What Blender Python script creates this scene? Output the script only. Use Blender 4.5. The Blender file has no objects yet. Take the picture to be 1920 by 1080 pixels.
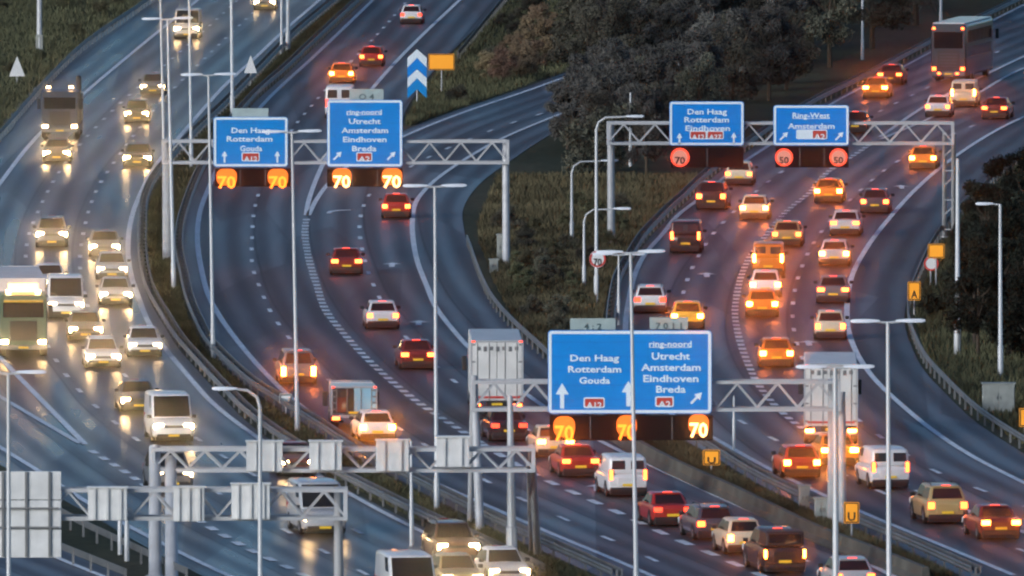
import bpy, bmesh, math, random
import numpy as np
from mathutils import Vector, Matrix

random.seed(7)
rng = np.random.default_rng(11)
SC = bpy.context.scene
COL = SC.collection
RAD = math.radians

# ------------------------------------------------------------------ camera
FPX, CU, CV = 29500.0, 960.0, 540.0          # focal length in pixels of a 1920 px wide frame
CAM_H = 49.4
PITCH = math.atan((540.0 + 1150.0) / FPX)
cam_data = bpy.data.cameras.new('camera')
cam = bpy.data.objects.new('camera', cam_data)
COL.objects.link(cam)
cam.location = (0, 0, CAM_H)
cam.rotation_euler = (math.pi / 2 - PITCH, 0, 0)
cam_data.sensor_width = 36.0
cam_data.lens = FPX / 1920.0 * 36.0
cam_data.clip_start = 1.0
cam_data.clip_end = 20000.0
cam_data.dof.use_dof = True
cam_data.dof.focus_distance = 12000.0
cam_data.dof.aperture_fstop = 11
SC.camera = cam

# ------------------------------------------------------------------ world, sun, exposure
SUN_ELEV, SUN_ROT = RAD(12), RAD(224)         # low behind the camera, a little to its left
world = bpy.data.worlds.new('World')
SC.world = world
world.use_nodes = True
wn, wl = world.node_tree.nodes, world.node_tree.links
wn.clear()
w_out = wn.new('ShaderNodeOutputWorld')
w_bg = wn.new('ShaderNodeBackground')
w_sky = wn.new('ShaderNodeTexSky')
w_sky.sky_type = 'NISHITA'
w_sky.sun_disc = False
w_sky.sun_elevation = SUN_ELEV
w_sky.sun_rotation = SUN_ROT
w_sky.air_density = 1.0
w_sky.dust_density = 0.8
w_sky.ozone_density = 4.6
w_bg.inputs['Strength'].default_value = 0.10
wl.new(w_sky.outputs[0], w_bg.inputs['Color'])
wl.new(w_bg.outputs[0], w_out.inputs['Surface'])

sun_data = bpy.data.lights.new('sun', 'SUN')
sun_data.energy = 2.3
sun_data.angle = RAD(35)
sun_data.color = (1.0, 0.985, 0.97)
sun = bpy.data.objects.new('sun', sun_data)
COL.objects.link(sun)
# direction towards the sun: rotation 0 is +Y, turning clockwise seen from above
sd = Vector((math.sin(SUN_ROT) * math.cos(SUN_ELEV), math.cos(SUN_ROT) * math.cos(SUN_ELEV), math.sin(SUN_ELEV)))
sun.rotation_euler = sd.to_track_quat('Z', 'Y').to_euler()

SC.view_settings.view_transform = 'Standard'
SC.view_settings.look = 'None'
SC.view_settings.gamma = 1.0
SC.view_settings.exposure = 0.6
SC.view_settings.use_curve_mapping = False
SC.render.engine = 'CYCLES'
SC.cycles.max_bounces = 5
SC.cycles.diffuse_bounces = 2
SC.cycles.glossy_bounces = 3
SC.cycles.transmission_bounces = 2
SC.cycles.caustics_reflective = False
SC.cycles.caustics_refractive = False
SC.cycles.use_denoising = True
SC.cycles.pixel_filter_type = 'BLACKMAN_HARRIS'
SC.cycles.filter_width = 2.0

# ------------------------------------------------------------------ picture measurements -> points on the ground
CP, SP = math.cos(PITCH), math.sin(PITCH)

def ray(u, v):
    a, b = (u - CU) / FPX, (CV - v) / FPX
    return a, CP + b * SP, -SP + b * CP

def G(u, v, z=0.0):
    x, y, dz = ray(u, v)
    t = (z - CAM_H) / dz
    return Vector((x * t, y * t, z))

def P(u, v, Y):
    x, y, dz = ray(u, v)
    t = Y / y
    return Vector((x * t, Y, CAM_H + dz * t))

class Curve:
    """smooth ground line X(Y) through traced points"""
    def __init__(self, pts, z=0.0):
        g = sorted([(G(u, v, z).y, G(u, v, z).x) for u, v in pts])
        self.y = np.array([a for a, b in g])
        self.x = np.array([b for a, b in g])
        d = np.diff(self.x) / np.diff(self.y)
        h = np.diff(self.y)
        m = np.empty(len(self.x))
        m[0], m[-1] = d[0], d[-1]
        m[1:-1] = (d[:-1] * h[1:] + d[1:] * h[:-1]) / (h[:-1] + h[1:])
        self.m = m
    def __call__(self, Y):
        Y = np.asarray(Y, float)
        i = np.clip(np.searchsorted(self.y, Y) - 1, 0, len(self.y) - 2)
        h = self.y[i + 1] - self.y[i]
        t = (Y - self.y[i]) / h
        lo, hi = t < 0, t > 1
        tc = np.clip(t, 0, 1)
        r = ((2 * tc**3 - 3 * tc**2 + 1) * self.x[i] + (tc**3 - 2 * tc**2 + tc) * h * self.m[i]
             + (-2 * tc**3 + 3 * tc**2) * self.x[i + 1] + (tc**3 - tc**2) * h * self.m[i + 1])
        r = r + np.where(lo, (Y - self.y[0]) * self.m[0], 0) + np.where(hi, (Y - self.y[-1]) * self.m[-1], 0)
        return r
    def slope(self, Y):
        return float((self(Y + 2.0) - self(Y - 2.0)) / 4.0)
    def arc(self, y0, y1, step):
        """points every `step` metres along the line"""
        ys = np.arange(y0, y1, 1.0)
        xs = self(ys)
        s = np.concatenate([[0], np.cumsum(np.hypot(np.diff(xs), np.diff(ys)))])
        k = np.arange(0, s[-1], step)
        yy = np.interp(k, s, ys)
        return [(float(self(q)), float(q), self.slope(q)) for q in yy]

def Yv(v, z=0.0):
    return G(960, v, z).y

# ------------------------------------------------------------------ materials
MATS = {}
def new_mat(name):
    m = bpy.data.materials.new(name)
    m.use_nodes = True
    n, l = m.node_tree.nodes, m.node_tree.links
    b = n.get('Principled BSDF')
    MATS[name] = m
    return m, n, l, b

def mat(name, col, rough=0.5, metal=0.0, noise=0.0, scale=3.0, coat=0.0, spec=0.5, emit=None, estr=0.0, tint=0.08):
    m, n, l, b = new_mat(name)
    b.inputs['Base Color'].default_value = (*col, 1)
    b.inputs['Roughness'].default_value = rough
    b.inputs['Metallic'].default_value = metal
    b.inputs['Specular IOR Level'].default_value = spec
    if coat:
        b.inputs['Coat Weight'].default_value = coat
        b.inputs['Coat Roughness'].default_value = 0.08
    if emit:
        b.inputs['Emission Color'].default_value = (*emit, 1)
        b.inputs['Emission Strength'].default_value = estr
    if noise:
        tc = n.new('ShaderNodeTexCoord')
        t = n.new('ShaderNodeTexNoise')
        t.inputs['Scale'].default_value = scale
        t.inputs['Detail'].default_value = 5
        r = n.new('ShaderNodeMapRange')
        r.inputs['From Min'].default_value = 0.3
        r.inputs['From Max'].default_value = 0.7
        r.inputs['To Min'].default_value = 1 - noise
        r.inputs['To Max'].default_value = 1 + noise
        mx = n.new('ShaderNodeMix')
        mx.data_type = 'RGBA'
        mx.blend_type = 'MULTIPLY'
        mx.inputs[0].default_value = 1
        mx.inputs[6].default_value = (*col, 1)
        l.new(tc.outputs['Object'], t.inputs['Vector'])
        l.new(t.outputs[0], r.inputs['Value'])
        l.new(r.outputs[0], mx.inputs[7])
        oi = n.new('ShaderNodeObjectInfo')
        hs = n.new('ShaderNodeHueSaturation')
        hr = n.new('ShaderNodeMapRange'); hr.inputs['To Min'].default_value = 0.5 - tint * 0.12; hr.inputs['To Max'].default_value = 0.5 + tint * 0.08
        vr = n.new('ShaderNodeMapRange'); vr.inputs['To Min'].default_value = 1 - tint; vr.inputs['To Max'].default_value = 1 + tint
        l.new(oi.outputs['Random'], hr.inputs['Value']); l.new(oi.outputs['Random'], vr.inputs['Value'])
        l.new(hr.outputs[0], hs.inputs['Hue']); l.new(vr.outputs[0], hs.inputs['Value'])
        l.new(mx.outputs[2], hs.inputs['Color'])
        l.new(hs.outputs[0], b.inputs['Base Color'])
    return m

def ramp(n, pts):
    r = n.new('ShaderNodeValToRGB')
    e = r.color_ramp.elements
    while len(e) < len(pts):
        e.new(0.5)
    for k, (p, c) in enumerate(pts):
        e[k].position = p
        e[k].color = (*c, 1)
    return r

def asphalt(name, c0, c1, rough):
    m, n, l, b = new_mat(name)
    geo = n.new('ShaderNodeNewGeometry')
    mp = n.new('ShaderNodeMapping')
    mp.inputs['Scale'].default_value = (0.32, 0.018, 1)
    l.new(geo.outputs['Position'], mp.inputs['Vector'])
    t = n.new('ShaderNodeTexNoise'); t.inputs['Scale'].default_value = 1.0; t.inputs['Detail'].default_value = 5
    l.new(mp.outputs[0], t.inputs['Vector'])
    r = ramp(n, [(0.3, c0), (0.52, tuple((a + d) / 2 for a, d in zip(c0, c1))), (0.72, c1)])
    l.new(t.outputs[0], r.inputs[0])
    f = n.new('ShaderNodeTexNoise'); f.inputs['Scale'].default_value = 2.5; f.inputs['Detail'].default_value = 6
    l.new(geo.outputs['Position'], f.inputs['Vector'])
    mr = n.new('ShaderNodeMapRange'); mr.inputs['To Min'].default_value = 0.65; mr.inputs['To Max'].default_value = 1.35
    l.new(f.outputs[0], mr.inputs['Value'])
    mx = n.new('ShaderNodeMix'); mx.data_type = 'RGBA'; mx.blend_type = 'MULTIPLY'; mx.inputs[0].default_value = 1
    l.new(r.outputs[0], mx.inputs[6]); l.new(mr.outputs[0], mx.inputs[7])
    # lane coordinate (one unit per lane): worn wheel tracks and sealed seams
    uv = n.new('ShaderNodeUVMap'); uv.uv_map = 'lane'
    sx = n.new('ShaderNodeSeparateXYZ'); l.new(uv.outputs[0], sx.inputs[0])
    wob = n.new('ShaderNodeTexNoise'); wob.inputs['Scale'].default_value = 0.03; wob.inputs['Detail'].default_value = 2
    l.new(geo.outputs['Position'], wob.inputs['Vector'])
    ad = n.new('ShaderNodeMath'); ad.operation = 'MULTIPLY_ADD'; ad.inputs[1].default_value = 0.25
    l.new(wob.outputs[0], ad.inputs[0]); l.new(sx.outputs['X'], ad.inputs[2])
    cs = n.new('ShaderNodeMath'); cs.operation = 'MULTIPLY'; cs.inputs[1].default_value = 4 * math.pi
    l.new(ad.outputs[0], cs.inputs[0])
    co = n.new('ShaderNodeMath'); co.operation = 'COSINE'; l.new(cs.outputs[0], co.inputs[0])
    tr = n.new('ShaderNodeMapRange'); tr.inputs['From Min'].default_value = -1; tr.inputs['From Max'].default_value = 1
    tr.inputs['To Min'].default_value = 0.66; tr.inputs['To Max'].default_value = 1.22
    l.new(co.outputs[0], tr.inputs['Value'])
    fr = n.new('ShaderNodeMath'); fr.operation = 'FRACT'; l.new(sx.outputs['X'], fr.inputs[0])
    gt = n.new('ShaderNodeMath'); gt.operation = 'GREATER_THAN'; gt.inputs[1].default_value = 0.045
    l.new(fr.outputs[0], gt.inputs[0])
    sm = n.new('ShaderNodeMapRange'); sm.inputs['To Min'].default_value = 0.55; l.new(gt.outputs[0], sm.inputs['Value'])
    # paving bays laid one after another, each a slightly different mix
    bay = n.new('ShaderNodeTexVoronoi'); bay.inputs['Scale'].default_value = 1.0
    bm_ = n.new('ShaderNodeMapping'); bm_.inputs['Scale'].default_value = (0.27, 0.016, 1)
    l.new(geo.outputs['Position'], bm_.inputs['Vector']); l.new(bm_.outputs[0], bay.inputs['Vector'])
    bs = n.new('ShaderNodeSeparateXYZ'); l.new(bay.outputs['Color'], bs.inputs[0])
    bv = n.new('ShaderNodeMapRange'); bv.inputs['To Min'].default_value = 0.75; bv.inputs['To Max'].default_value = 1.25
    l.new(bs.outputs[0], bv.inputs['Value'])
    p1 = n.new('ShaderNodeMath'); p1.operation = 'MULTIPLY'; l.new(tr.outputs[0], p1.inputs[0]); l.new(sm.outputs[0], p1.inputs[1])
    p2 = n.new('ShaderNodeMath'); p2.operation = 'MULTIPLY'; l.new(p1.outputs[0], p2.inputs[0]); l.new(bv.outputs[0], p2.inputs[1])
    m3 = n.new('ShaderNodeMix'); m3.data_type = 'RGBA'; m3.blend_type = 'MULTIPLY'; m3.inputs[0].default_value = 1
    l.new(mx.outputs[2], m3.inputs[6]); l.new(p2.outputs[0], m3.inputs[7])
    l.new(m3.outputs[2], b.inputs['Base Color'])
    r2 = n.new('ShaderNodeMapRange')
    r2.inputs['From Min'].default_value = 0.3; r2.inputs['From Max'].default_value = 0.7
    r2.inputs['To Min'].default_value = rough[0]; r2.inputs['To Max'].default_value = rough[1]
    l.new(t.outputs[0], r2.inputs['Value'])
    rt = n.new('ShaderNodeMapRange')
    rt.inputs['From Min'].default_value = 0.4; rt.inputs['From Max'].default_value = 1.4
    rt.inputs['To Min'].default_value = 1.25; rt.inputs['To Max'].default_value = 0.82
    l.new(p2.outputs[0], rt.inputs['Value'])
    rm = n.new('ShaderNodeMath'); rm.operation = 'MULTIPLY'
    l.new(r2.outputs[0], rm.inputs[0]); l.new(rt.outputs[0], rm.inputs[1])
    l.new(rm.outputs[0], b.inputs['Roughness'])
    bp = n.new('ShaderNodeBump'); bp.inputs['Strength'].default_value = 0.12; bp.inputs['Distance'].default_value = 0.004
    g = n.new('ShaderNodeTexNoise'); g.inputs['Scale'].default_value = 60; g.inputs['Detail'].default_value = 2
    l.new(geo.outputs['Position'], g.inputs['Vector'])
    l.new(g.outputs[0], bp.inputs['Height'])
    l.new(bp.outputs[0], b.inputs['Normal'])
    return m

asphalt('wet_asphalt', (0.036, 0.029, 0.033), (0.085, 0.069, 0.072), (0.27, 0.43))
asphalt('damp_asphalt', (0.046, 0.036, 0.042), (0.11, 0.088, 0.094), (0.42, 0.6))

def ground_mat():
    m, n, l, b = new_mat('rough_grass')
    geo = n.new('ShaderNodeNewGeometry')
    mp = n.new('ShaderNodeMapping'); mp.inputs['Scale'].default_value = (0.12, 0.03, 1)
    l.new(geo.outputs['Position'], mp.inputs['Vector'])
    t = n.new('ShaderNodeTexNoise'); t.inputs['Scale'].default_value = 1; t.inputs['Detail'].default_value = 8
    l.new(mp.outputs[0], t.inputs['Vector'])
    r = ramp(n, [(0.32, (0.036, 0.044, 0.024)), (0.5, (0.07, 0.07, 0.04)), (0.62, (0.09, 0.08, 0.05)), (0.76, (0.12, 0.09, 0.065))])
    l.new(t.outputs[0], r.inputs[0])
    f = n.new('ShaderNodeTexNoise'); f.inputs['Scale'].default_value = 1.3; f.inputs['Detail'].default_value = 8
    l.new(geo.outputs['Position'], f.inputs['Vector'])
    mr = n.new('ShaderNodeMapRange'); mr.inputs['From Min'].default_value = 0.3; mr.inputs['From Max'].default_value = 0.7
    mr.inputs['To Min'].default_value = 0.5; mr.inputs['To Max'].default_value = 1.4
    l.new(f.outputs[0], mr.inputs['Value'])
    mx = n.new('ShaderNodeMix'); mx.data_type = 'RGBA'; mx.blend_type = 'MULTIPLY'; mx.inputs[0].default_value = 1
    l.new(r.outputs[0], mx.inputs[6]); l.new(mr.outputs[0], mx.inputs[7])
    l.new(mx.outputs[2], b.inputs['Base Color'])
    b.inputs['Roughness'].default_value = 0.95
    b.inputs['Specular IOR Level'].default_value = 0.1
ground_mat()

mat('road_paint', (0.80, 0.82, 0.84), 0.6, noise=0.25, scale=1.5)
mat('galvanised', (0.42, 0.43, 0.45), 0.5, 0.15, noise=0.12, scale=2)
mat('mast_steel', (0.50, 0.52, 0.54), 0.5, 0.1, noise=0.08, scale=1)
mat('gantry_steel', (0.47, 0.48, 0.50), 0.5, 0.1, noise=0.15, scale=1.2)
mat('rail_steel', (0.15, 0.155, 0.16), 0.5, 0.3, noise=0.25, scale=0.6)
mat('concrete', (0.09, 0.085, 0.07), 0.85, noise=0.35, scale=1.2)
mat('board_back', (0.62, 0.63, 0.63), 0.55, noise=0.12, scale=1.5)
mat('grey_bracket', (0.16, 0.165, 0.17), 0.5)
mat('sign_blue', (0.002, 0.235, 0.70), 0.6, noise=0.06, scale=0.8, spec=0.2)
mat('joint_blue', (0.001, 0.15, 0.56), 0.6)
mat('sign_white', (0.74, 0.84, 0.92), 0.45)
mat('shield_red', (0.55, 0.05, 0.03), 0.4)
mat('sign_tab', (0.33, 0.42, 0.42), 0.6, noise=0.1)
mat('sign_ink', (0.05, 0.1, 0.11), 0.6)
mat('matrix_black', (0.006, 0.007, 0.009), 0.9, spec=0.1)
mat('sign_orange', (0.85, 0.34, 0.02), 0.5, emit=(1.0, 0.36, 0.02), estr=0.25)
mat('sign_red', (0.6, 0.04, 0.03), 0.45)
mat('plain_white', (0.72, 0.73, 0.74), 0.5)
mat('sign_ink_black', (0.01, 0.01, 0.01), 0.5)
mat('lit_amber', (0.3, 0.1, 0.02), 0.4, emit=(1.0, 0.17, 0.01), estr=3.0)
mat('glow_halo', (0.05, 0.02, 0.01), 0.4, emit=(1.0, 0.16, 0.012), estr=1.3)
mat('lit_yellow', (0.3, 0.2, 0.05), 0.4, emit=(1.0, 0.42, 0.14), estr=5.0)
mat('lit_red', (0.3, 0.05, 0.02), 0.4, emit=(1.0, 0.06, 0.03), estr=1.3)
mat('lit_pale', (0.3, 0.2, 0.15), 0.4, emit=(1.0, 0.25, 0.17), estr=0.42)
mat('lamp_glass', (0.70, 0.74, 0.80), 0.25)
mat('cabinet_grey', (0.30, 0.32, 0.30), 0.6, noise=0.15)

# vehicles
for nm, c in dict(white=(0.72, 0.72, 0.72), silver=(0.42, 0.43, 0.45), grey=(0.14, 0.145, 0.155), black=(0.012, 0.012, 0.015),
                  blue=(0.02, 0.06, 0.2), red=(0.38, 0.02, 0.015), darkred=(0.14, 0.012, 0.012), gold=(0.42, 0.30, 0.13),
                  orange=(0.62, 0.17, 0.02), yellow=(0.75, 0.45, 0.05), paleblue=(0.30, 0.55, 0.68), green=(0.10, 0.17, 0.10),  # orange paints the tail lamp glow into the car bodies
                  cream=(0.66, 0.56, 0.40), coach=(0.018, 0.028, 0.045), slate=(0.045, 0.06, 0.085), brown=(0.16, 0.08, 0.04)).items():
    mat('paint_' + nm, c, 0.35, 0.0, coat=0.6)
mat('window_glass', (0.010, 0.012, 0.015), 0.08, spec=0.5)
mat('black_plastic', (0.018, 0.018, 0.02), 0.55)
mat('tyre_rubber', (0.012, 0.012, 0.012), 0.8)
mat('rim_metal', (0.35, 0.36, 0.38), 0.35, 0.6)
mat('plate_yellow', (0.75, 0.5, 0.03), 0.4, emit=(1.0, 0.55, 0.05), estr=0.12)  # weak emission stands in for light falling on the plate
mat('trailer_white', (0.66, 0.66, 0.64), 0.5, noise=0.12, scale=1.0)
mat('door_bar', (0.22, 0.22, 0.23), 0.4, 0.3)
def lamp(name, glass, emit, estr, beam, side=-1):
    """vehicle lamp: only the lens face shines, in a beam along the vehicle's axis as a reflector throws it"""
    m, n, l, b = new_mat(name)
    b.inputs['Base Color'].default_value = (*glass, 1)
    b.inputs['Roughness'].default_value = 0.25
    b.inputs['Emission Color'].default_value = (*emit, 1)
    geo = n.new('ShaderNodeNewGeometry')
    ys = []
    for sock in ('Normal', 'Incoming'):
        v = n.new('ShaderNodeVectorTransform')
        v.vector_type = 'VECTOR' if sock == 'Incoming' else 'NORMAL'
        v.convert_from, v.convert_to = 'WORLD', 'OBJECT'
        l.new(geo.outputs[sock], v.inputs[0])
        sp = n.new('ShaderNodeSeparateXYZ')
        l.new(v.outputs[0], sp.inputs[0])
        a = n.new('ShaderNodeMath'); a.operation = 'MULTIPLY' if sock == 'Normal' else 'ABSOLUTE'
        a.inputs[1].default_value = side
        l.new(sp.outputs['Y'], a.inputs[0])
        ys.append(a)
    st = n.new('ShaderNodeMath'); st.operation = 'GREATER_THAN'; st.inputs[1].default_value = 0.5
    l.new(ys[0].outputs[0], st.inputs[0])
    pw = n.new('ShaderNodeMath'); pw.operation = 'POWER'; pw.inputs[1].default_value = beam
    l.new(ys[1].outputs[0], pw.inputs[0])
    m1 = n.new('ShaderNodeMath'); m1.operation = 'MULTIPLY'
    l.new(st.outputs[0], m1.inputs[0]); l.new(pw.outputs[0], m1.inputs[1])
    m2 = n.new('ShaderNodeMath'); m2.operation = 'MULTIPLY'; m2.inputs[1].default_value = estr
    l.new(m1.outputs[0], m2.inputs[0])
    l.new(m2.outputs[0], b.inputs['Emission Strength'])
    return m
lamp('tail_dim', (0.3, 0.01, 0.01), (1.0, 0.05, 0.02), 4.0, 10)
lamp('tail_mid', (0.3, 0.02, 0.01), (1.0, 0.11, 0.02), 14.0, 30)
lamp('tail_bright', (0.3, 0.03, 0.01), (1.0, 0.20, 0.02), 85.0, 44)
lamp('amber_flash', (0.4, 0.15, 0.02), (1.0, 0.27, 0.02), 170.0, 36)
lamp('head_low', (0.6, 0.6, 0.6), (1.0, 0.74, 0.42), 14.0, 20, 1)
lamp('head_mid', (0.6, 0.6, 0.6), (1.0, 0.64, 0.30), 38.0, 36, 1)
lamp('head_bright', (0.6, 0.6, 0.6), (1.0, 0.62, 0.27), 95.0, 40, 1)
mat('marker_lamp', (0.4, 0.2, 0.1), 0.3, emit=(1.0, 0.55, 0.25), estr=20.0)
mat('rider_jacket', (0.02, 0.02, 0.025), 0.7)
mat('helmet_black', (0.02, 0.02, 0.03), 0.25)

# vegetation
mat('bark', (0.06, 0.045, 0.032), 0.9, noise=0.3, scale=4)
mat('leaf_evergreen', (0.020, 0.024, 0.018), 0.8, noise=0.5, scale=0.7, spec=0.1, tint=0.4)
mat('leaf_dark', (0.088, 0.086, 0.066), 0.8, noise=0.5, scale=0.7, spec=0.15, tint=0.4)
mat('leaf_olive', (0.105, 0.105, 0.06), 0.8, noise=0.5, scale=0.7, spec=0.15, tint=0.4)
mat('twig_grey', (0.10, 0.098, 0.092), 0.85, noise=0.4, scale=0.7, spec=0.1, tint=0.4)
mat('leaf_russet', (0.20, 0.14, 0.095), 0.8, noise=0.35, scale=0.9, spec=0.15, tint=0.4)
mat('scrub_blade', (0.105, 0.09, 0.052), 0.85, noise=0.5, scale=0.12, spec=0.1)
mat('grass_blade', (0.095, 0.098, 0.055), 0.85, noise=0.5, scale=0.15, spec=0.1)

# ------------------------------------------------------------------ mesh building
class MB:
    def __init__(self):
        self.v, self.f = [], []
    def add(self, vs, fs):
        o = len(self.v)
        self.v += [tuple(p) for p in vs]
        self.f += [tuple(i + o for i in f) for f in fs]
        return self
    def box(self, x0, x1, y0, y1, z0, z1):
        return self.add([(x0, y0, z0), (x1, y0, z0), (x1, y1, z0), (x0, y1, z0), (x0, y0, z1), (x1, y0, z1), (x1, y1, z1), (x0, y1, z1)],
                        [(3, 2, 1, 0), (4, 5, 6, 7), (0, 1, 5, 4), (1, 2, 6, 5), (2, 3, 7, 6), (3, 0, 4, 7)])
    def tube(self, a, b, r0, r1=None, n=8):
        r1 = r0 if r1 is None else r1
        a, b = Vector(a), Vector(b)
        d = (b - a).normalized()
        x = d.orthogonal().normalized()
        y = d.cross(x)
        vs = []
        for c, r in ((a, r0), (b, r1)):
            for k in range(n):
                t = 2 * math.pi * k / n
                vs.append(c + x * (r * math.cos(t)) + y * (r * math.sin(t)))
        fs = [(k, (k + 1) % n, n + (k + 1) % n, n + k) for k in range(n)] + [tuple(range(n - 1, -1, -1)), tuple(range(n, 2 * n))]
        return self.add(vs, fs)
    def path(self, pts, radii, n=8):
        """one bent tube through several points"""
        pts = [Vector(p) for p in pts]
        vs, fs = [], []
        x = None
        for i, p in enumerate(pts):
            d = (pts[min(i + 1, len(pts) - 1)] - pts[max(i - 1, 0)]).normalized()
            x = d.orthogonal().normalized() if x is None else (x - d * x.dot(d)).normalized()
            y = d.cross(x)
            for k in range(n):
                t = 2 * math.pi * k / n
                vs.append(p + x * (radii[i] * math.cos(t)) + y * (radii[i] * math.sin(t)))
        for i in range(len(pts) - 1):
            for k in range(n):
                fs.append((i * n + k, i * n + (k + 1) % n, (i + 1) * n + (k + 1) % n, (i + 1) * n + k))
        e = (len(pts) - 1) * n
        fs += [tuple(range(n - 1, -1, -1)), tuple(range(e, e + n))]
        return self.add(vs, fs)
    def loft(self, rings):
        n = len(rings[0])
        vs = [p for r in rings for p in r]
        fs = []
        for i in range(len(rings) - 1):
            for k in range(n):
                fs.append((i * n + k, i * n + (k + 1) % n, (i + 1) * n + (k + 1) % n, (i + 1) * n + k))
        e = (len(rings) - 1) * n
        fs += [tuple(range(n - 1, -1, -1)), tuple(range(e, e + n))]
        return self.add(vs, fs)
    def prism(self, poly, y0, y1):
        """x-z outline given depth along y"""
        n = len(poly)
        vs = [(x, y0, z) for x, z in poly] + [(x, y1, z) for x, z in poly]
        fs = [tuple(range(n)), tuple(range(2 * n - 1, n - 1, -1))] + [(k, n + k, n + (k + 1) % n, (k + 1) % n) for k in range(n)]
        return self.add(vs, fs)
    def mesh(self, name, m=None, smooth=False, bevel=0.0, seg=2):
        me = bpy.data.meshes.new(name)
        me.from_pydata(self.v, [], self.f)
        bm = bmesh.new(); bm.from_mesh(me)
        bmesh.ops.recalc_face_normals(bm, faces=bm.faces)
        if bevel:
            ed = [e for e in bm.edges if len(e.link_faces) == 2 and e.calc_face_angle(0) > 0.5]
            bmesh.ops.bevel(bm, geom=ed, offset=bevel, segments=seg, profile=0.5, affect='EDGES', clamp_overlap=True)
        bm.to_mesh(me); bm.free()
        if smooth:
            me.shade_smooth()
            try:
                me.set_sharp_from_angle(angle=RAD(38))
            except Exception:
                pass
        me.materials.append(MATS[m] if m else None)
        return me

def put(name, me, parent=None, loc=(0, 0, 0), rot=(0, 0, 0), scale=(1, 1, 1), m=None):
    o = bpy.data.objects.new(name, me)
    COL.objects.link(o)
    if parent is not None:
        o.parent = parent
    o.location, o.rotation_euler, o.scale = loc, rot, scale
    if m:
        o.material_slots[0].link = 'OBJECT'
        o.material_slots[0].material = MATS[m]
    return o

def tag(o, label, cat, group=None):
    o['label'], o['category'] = label, cat
    if group:
        o['group'] = group
    return o

def thing(name, label, cat, loc=(0, 0, 0), rz=0.0, group=None):
    o = bpy.data.objects.new(name, None)
    o.empty_display_size = 0.3
    COL.objects.link(o)
    o.location, o.rotation_euler = loc, (0, 0, rz)
    return tag(o, label, cat, group)

UNIT_BAR = {}
def bar(name, parent, a, b, w, m, w2=None):
    """square steel bar from a to b; all share one unit mesh per material"""
    if m not in UNIT_BAR:
        UNIT_BAR[m] = MB().box(-0.5, 0.5, -0.5, 0.5, 0, 1).mesh('bar', m)
    a, b = Vector(a), Vector(b)
    d = b - a
    o = put(name, UNIT_BAR[m], parent, a)
    o.rotation_euler = d.to_track_quat('Z', 'Y').to_euler()
    o.scale = (w, w2 or w, d.length)
    return o

TXT = {}
def text_mesh(s, m):
    if (s, m) not in TXT:
        c = bpy.data.curves.new('lettering', 'FONT')
        c.body = s
        c.size = 1.0
        c.align_x, c.align_y = 'CENTER', 'CENTER'
        c.extrude = 0.006
        c.offset = 0.024
        c.resolution_u = 2
        o = bpy.data.objects.new('lettering', c)
        COL.objects.link(o)
        bpy.context.view_layer.update()
        dg = bpy.context.evaluated_depsgraph_get()
        me = bpy.data.meshes.new_from_object(o.evaluated_get(dg), depsgraph=dg)
        bpy.data.objects.remove(o)
        bpy.data.curves.remove(c)
        me.name = 'lettering'
        me.materials.clear()
        me.materials.append(MATS[m])
        TXT[(s, m)] = me
    return TXT[(s, m)]

def lettering(parent, s, x, y, z, size, m, sx=1.0):
    return put('lettering', text_mesh(s, m), parent, (x, y, z), (math.pi / 2, 0, 0), (size * sx, size, 1))

# ------------------------------------------------------------------ traced lines of the interchange
LN = {}
def line(name, *pts, z=0.0):
    LN[name] = Curve(pts, z)
# oncoming carriageway
line('LL', (450, -60), (372, 0), (297, 60), (163, 172), (67, 260), (0, 345), (-60, 430), (-78, 520), (-50, 620), (0, 672), (30, 703), (160, 835))
line('LE', (400, -75), (330, -40), (250, 15), (205, 45), (100, 130), (40, 190), (-20, 260), (-90, 350), (-180, 450), (-260, 600), (-240, 700), (-120, 800), (0, 872), (150, 955), (300, 1040), (420, 1100))
line('LR', (670, -60), (600, 0), (520, 70), (480, 108), (430, 153), (360, 230), (337, 257), (293, 310), (267, 356), (248, 405), (240, 455), (241, 490), (247, 522), (260, 560), (283, 615), (313, 659), (360, 715), (393, 752), (480, 820), (560, 872), (647, 923), (763, 985), (860, 1030), (990, 1090))
line('LD1', (560, -50), (480, 20), (400, 95), (300, 195), (225, 290), (180, 360), (158, 430), (150, 500), (160, 560), (185, 630), (230, 700), (300, 770), (400, 845), (520, 918), (690, 1008), (830, 1075))
line('LD2', (500, -50), (425, 20), (330, 105), (220, 200), (120, 310), (75, 390), (52, 450), (50, 520), (65, 590), (95, 660), (150, 735), (230, 805), (340, 885), (515, 985), (680, 1075))
line('RampR', (-160, 640), (-80, 695), (0, 745), (150, 833))
line('LB', (150, 833), (240, 890), (320, 945), (393, 990), (470, 1033), (560, 1075), (600, 1095))
line('RampL', (-150, 735), (0, 840), (60, 877), (150, 935), (235, 985), (293, 1015), (400, 1068), (470, 1100))
line('CornerR', (-60, 960), (113, 1050), (187, 1080), (240, 1102))
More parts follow.
